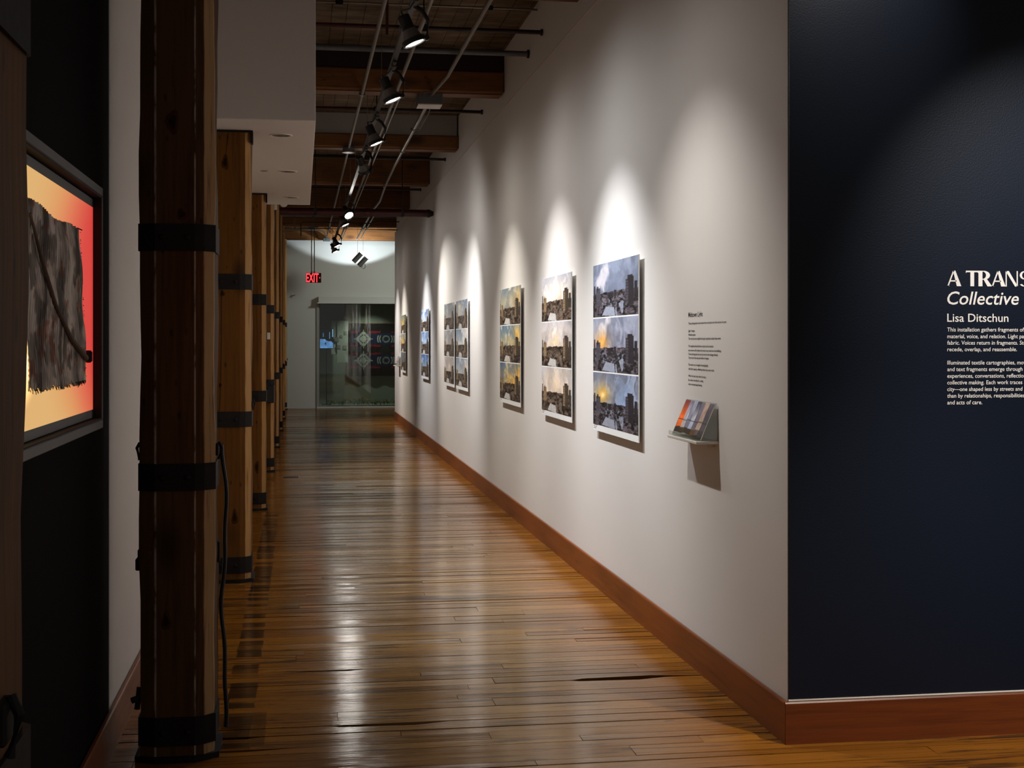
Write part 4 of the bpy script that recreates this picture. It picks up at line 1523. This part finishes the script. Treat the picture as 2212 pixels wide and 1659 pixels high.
md.thickness = .006
obj('hanging_rod', MB().tube([(1.0, 33.08, 1.99), (2.95, 33.08, 1.99)], .012, 8), M['beam'], bl)
for xx in (1.05, 2.8):
    obj('rod_bracket', MB().box(xx, xx + .03, 33.08, 33.15, 1.98, 2.0), M['iron'], bl)
# pale paper hanging with darker squares
pp = thing('paper_hanging', 'pale translucent paper hanging with dark square patches beside the blanket', 'hanging', (0, 0, 0))
k = plain('pale_paper', srgb(196, 198, 186), .8, 0, .06)
obj('sheet', MB().box(.72, 1.08, 32.9, 32.905, 1.25, 2.06), k, pp)
obj('strip', MB().box(.86, 1.12, 32.88, 32.884, 1.05, 2.09), k, pp)
for (a, b, c_) in ((.80, 1.55, .1), (.86, 1.38, .08), (1.02, 1.72, .07), (1.0, 1.36, .09), (.93, 1.64, .06)):
    obj('patch', MB().box(a, a + c_, 32.872, 32.878, b, b + c_ * 1.1), M['jamb'], pp)
obj('top_rail', MB().box(.70, 1.14, 32.87, 33.15, 2.06, 2.085), M['beam'], pp)
# small lit video screen
sw_, sh_ = 40, 44
U, V = np.meshgrid((np.arange(sw_) + .5) / sw_, (np.arange(sh_) + .5) / sh_)
sn = fbm(sw_, sh_, 5, 5, 4, 31)
si = np.zeros((sh_, sw_, 3))
si[:] = np.array([14, 18, 20]) / 255.
snow = V < .40 + .12 * sn - .22 * U + .06
si[snow] = (np.array([104, 148, 214]) / 255.) * (.75 + .5 * sn[snow][:, None])
si[(np.abs(U - .96) < .03) & (V > .6)] = np.array([150, 190, 240]) / 255.
si[(np.abs(U - .72) < .03) & (V > .5) & (V < .85)] = np.array([110, 150, 210]) / 255.
si[(np.abs(U - .26) < .03) & (V > .6) & (V < .8)] = np.array([80, 110, 160]) / 255.
si[(np.hypot(U - .42, V - .25) < .06)] = np.array([40, 60, 90]) / 255.
sc_ = thing('video_screen', 'small screen showing a bright blue snowy scene inside the glass case', 'screen', (.60, 32.55, 1.62))
obj('bezel', MB().box(-.165, .165, .004, .03, -.235, .235, .004), M['recess'], sc_)
obj('picture', grid_mesh('picture', si, lambda U, V: (-.155 + U * .31, np.full_like(U, .0035), -.225 + V * .45), vcol('screen_glow', .5, .3, 1.0)), None, sc_)
obj('stand_pole', MB().tube([(.0, .03, -1.57), (.0, .03, -.2)], .012, 8), M['iron'], sc_)
obj('stand_foot', MB().box(-.12, .12, -.06, .12, -1.57, -1.555), M['iron'], sc_)
# low bed of leaves and flowers along the case front
fb = thing('flower_bed', 'low bed of green leaves and flowers along the glass case floor', 'flowers', (0, 0, .05))
lf = MB()
for q in range(260):
    x = .60 + rng.rand() * 2.1
    amp = .05 + .09 * abs(math.sin(x * 3.1 + .6)) * (.6 + .5 * rng.rand())
    yy = 32.2 + rng.rand() * .28
    a = rng.rand() * 2 * PI
    dx, dy = math.cos(a) * .035, math.sin(a) * .025
    z = amp * rng.rand()
    s = .018 + .014 * rng.rand()
    lf.add([(x, yy, z), (x + dx + s * .5, yy + dy - s * .4, z + s), (x + dx * 2, yy + dy * 2, z + s * 1.6), (x + dx - s * .5, yy + dy + s * .4, z + s)], [(0, 1, 2), (0, 2, 3)])
    if q % 4 == 0:
        lf.tube([(x, yy, 0), (x + dx, yy + dy, amp)], .003, 4, False)
o = obj('foliage', lf, M['leaf'], fb)
o['kind'] = 'stuff'
for q in range(16):
    x = .62 + q * .13 + rng.rand() * .05
    amp = .06 + .09 * abs(math.sin(x * 3.1 + .6))
    mb = MB()
    PV = [(0, 0, 0)]
    for pz in range(6):
        a = pz * PI / 3
        PV += [(math.cos(a - .5) * .02, math.sin(a - .5) * .02, .012), (math.cos(a) * .032, math.sin(a) * .032, .008), (math.cos(a + .5) * .02, math.sin(a + .5) * .02, .012)]
    mb.add(PV, [(0, 1 + 3 * i, 2 + 3 * i, 3 + 3 * i) for i in range(6)])
    o = obj('flower', mb, [M['petal_red'], M['petal_yel'], M['petal_pink']][q % 3], fb, (x, 32.2 + .1 * rng.rand(), amp + .01))
    o.rotation_euler = (R(50), 0, rng.rand() * 1.5)
# small wooden key on far wall, pale hook
t = thing('wall_hook', 'small pale hook on the far wall beside the row of posts', 'hook', (-.20, YF, 2.62))
obj('plate', MB().box(-.03, .03, -.012, .0, -.045, .045, .004), M['whiteplastic'], t)
obj('peg', MB().tube([(0, -.01, .0), (.03, -.06, .0), (.07, -.07, .01)], .014, 8), M['jamb'], t, None, True)
# floor outlet cover among the boards
t = thing('floor_plate', 'small dark rectangular cover plate set in the floor beyond the posts', 'plate', (.13, 16.0, .0))
bpy.data.objects.remove(t)
t = thing('floor_plate', 'small dark rectangular cover plate set in the floor beyond the posts', 'plate', (-.115, 15.75, .002))
obj('plate', MB().box(-.085, .085, -.055, .055, -.004, .003, .001), M['iron'], t)
for xx in (-.07, .07):
    obj('screw', MB().lathe([(.006, .003), (.004, .0045)], Matrix.Translation((xx, 0, 0)), 8, False, True), M['steel'], t)
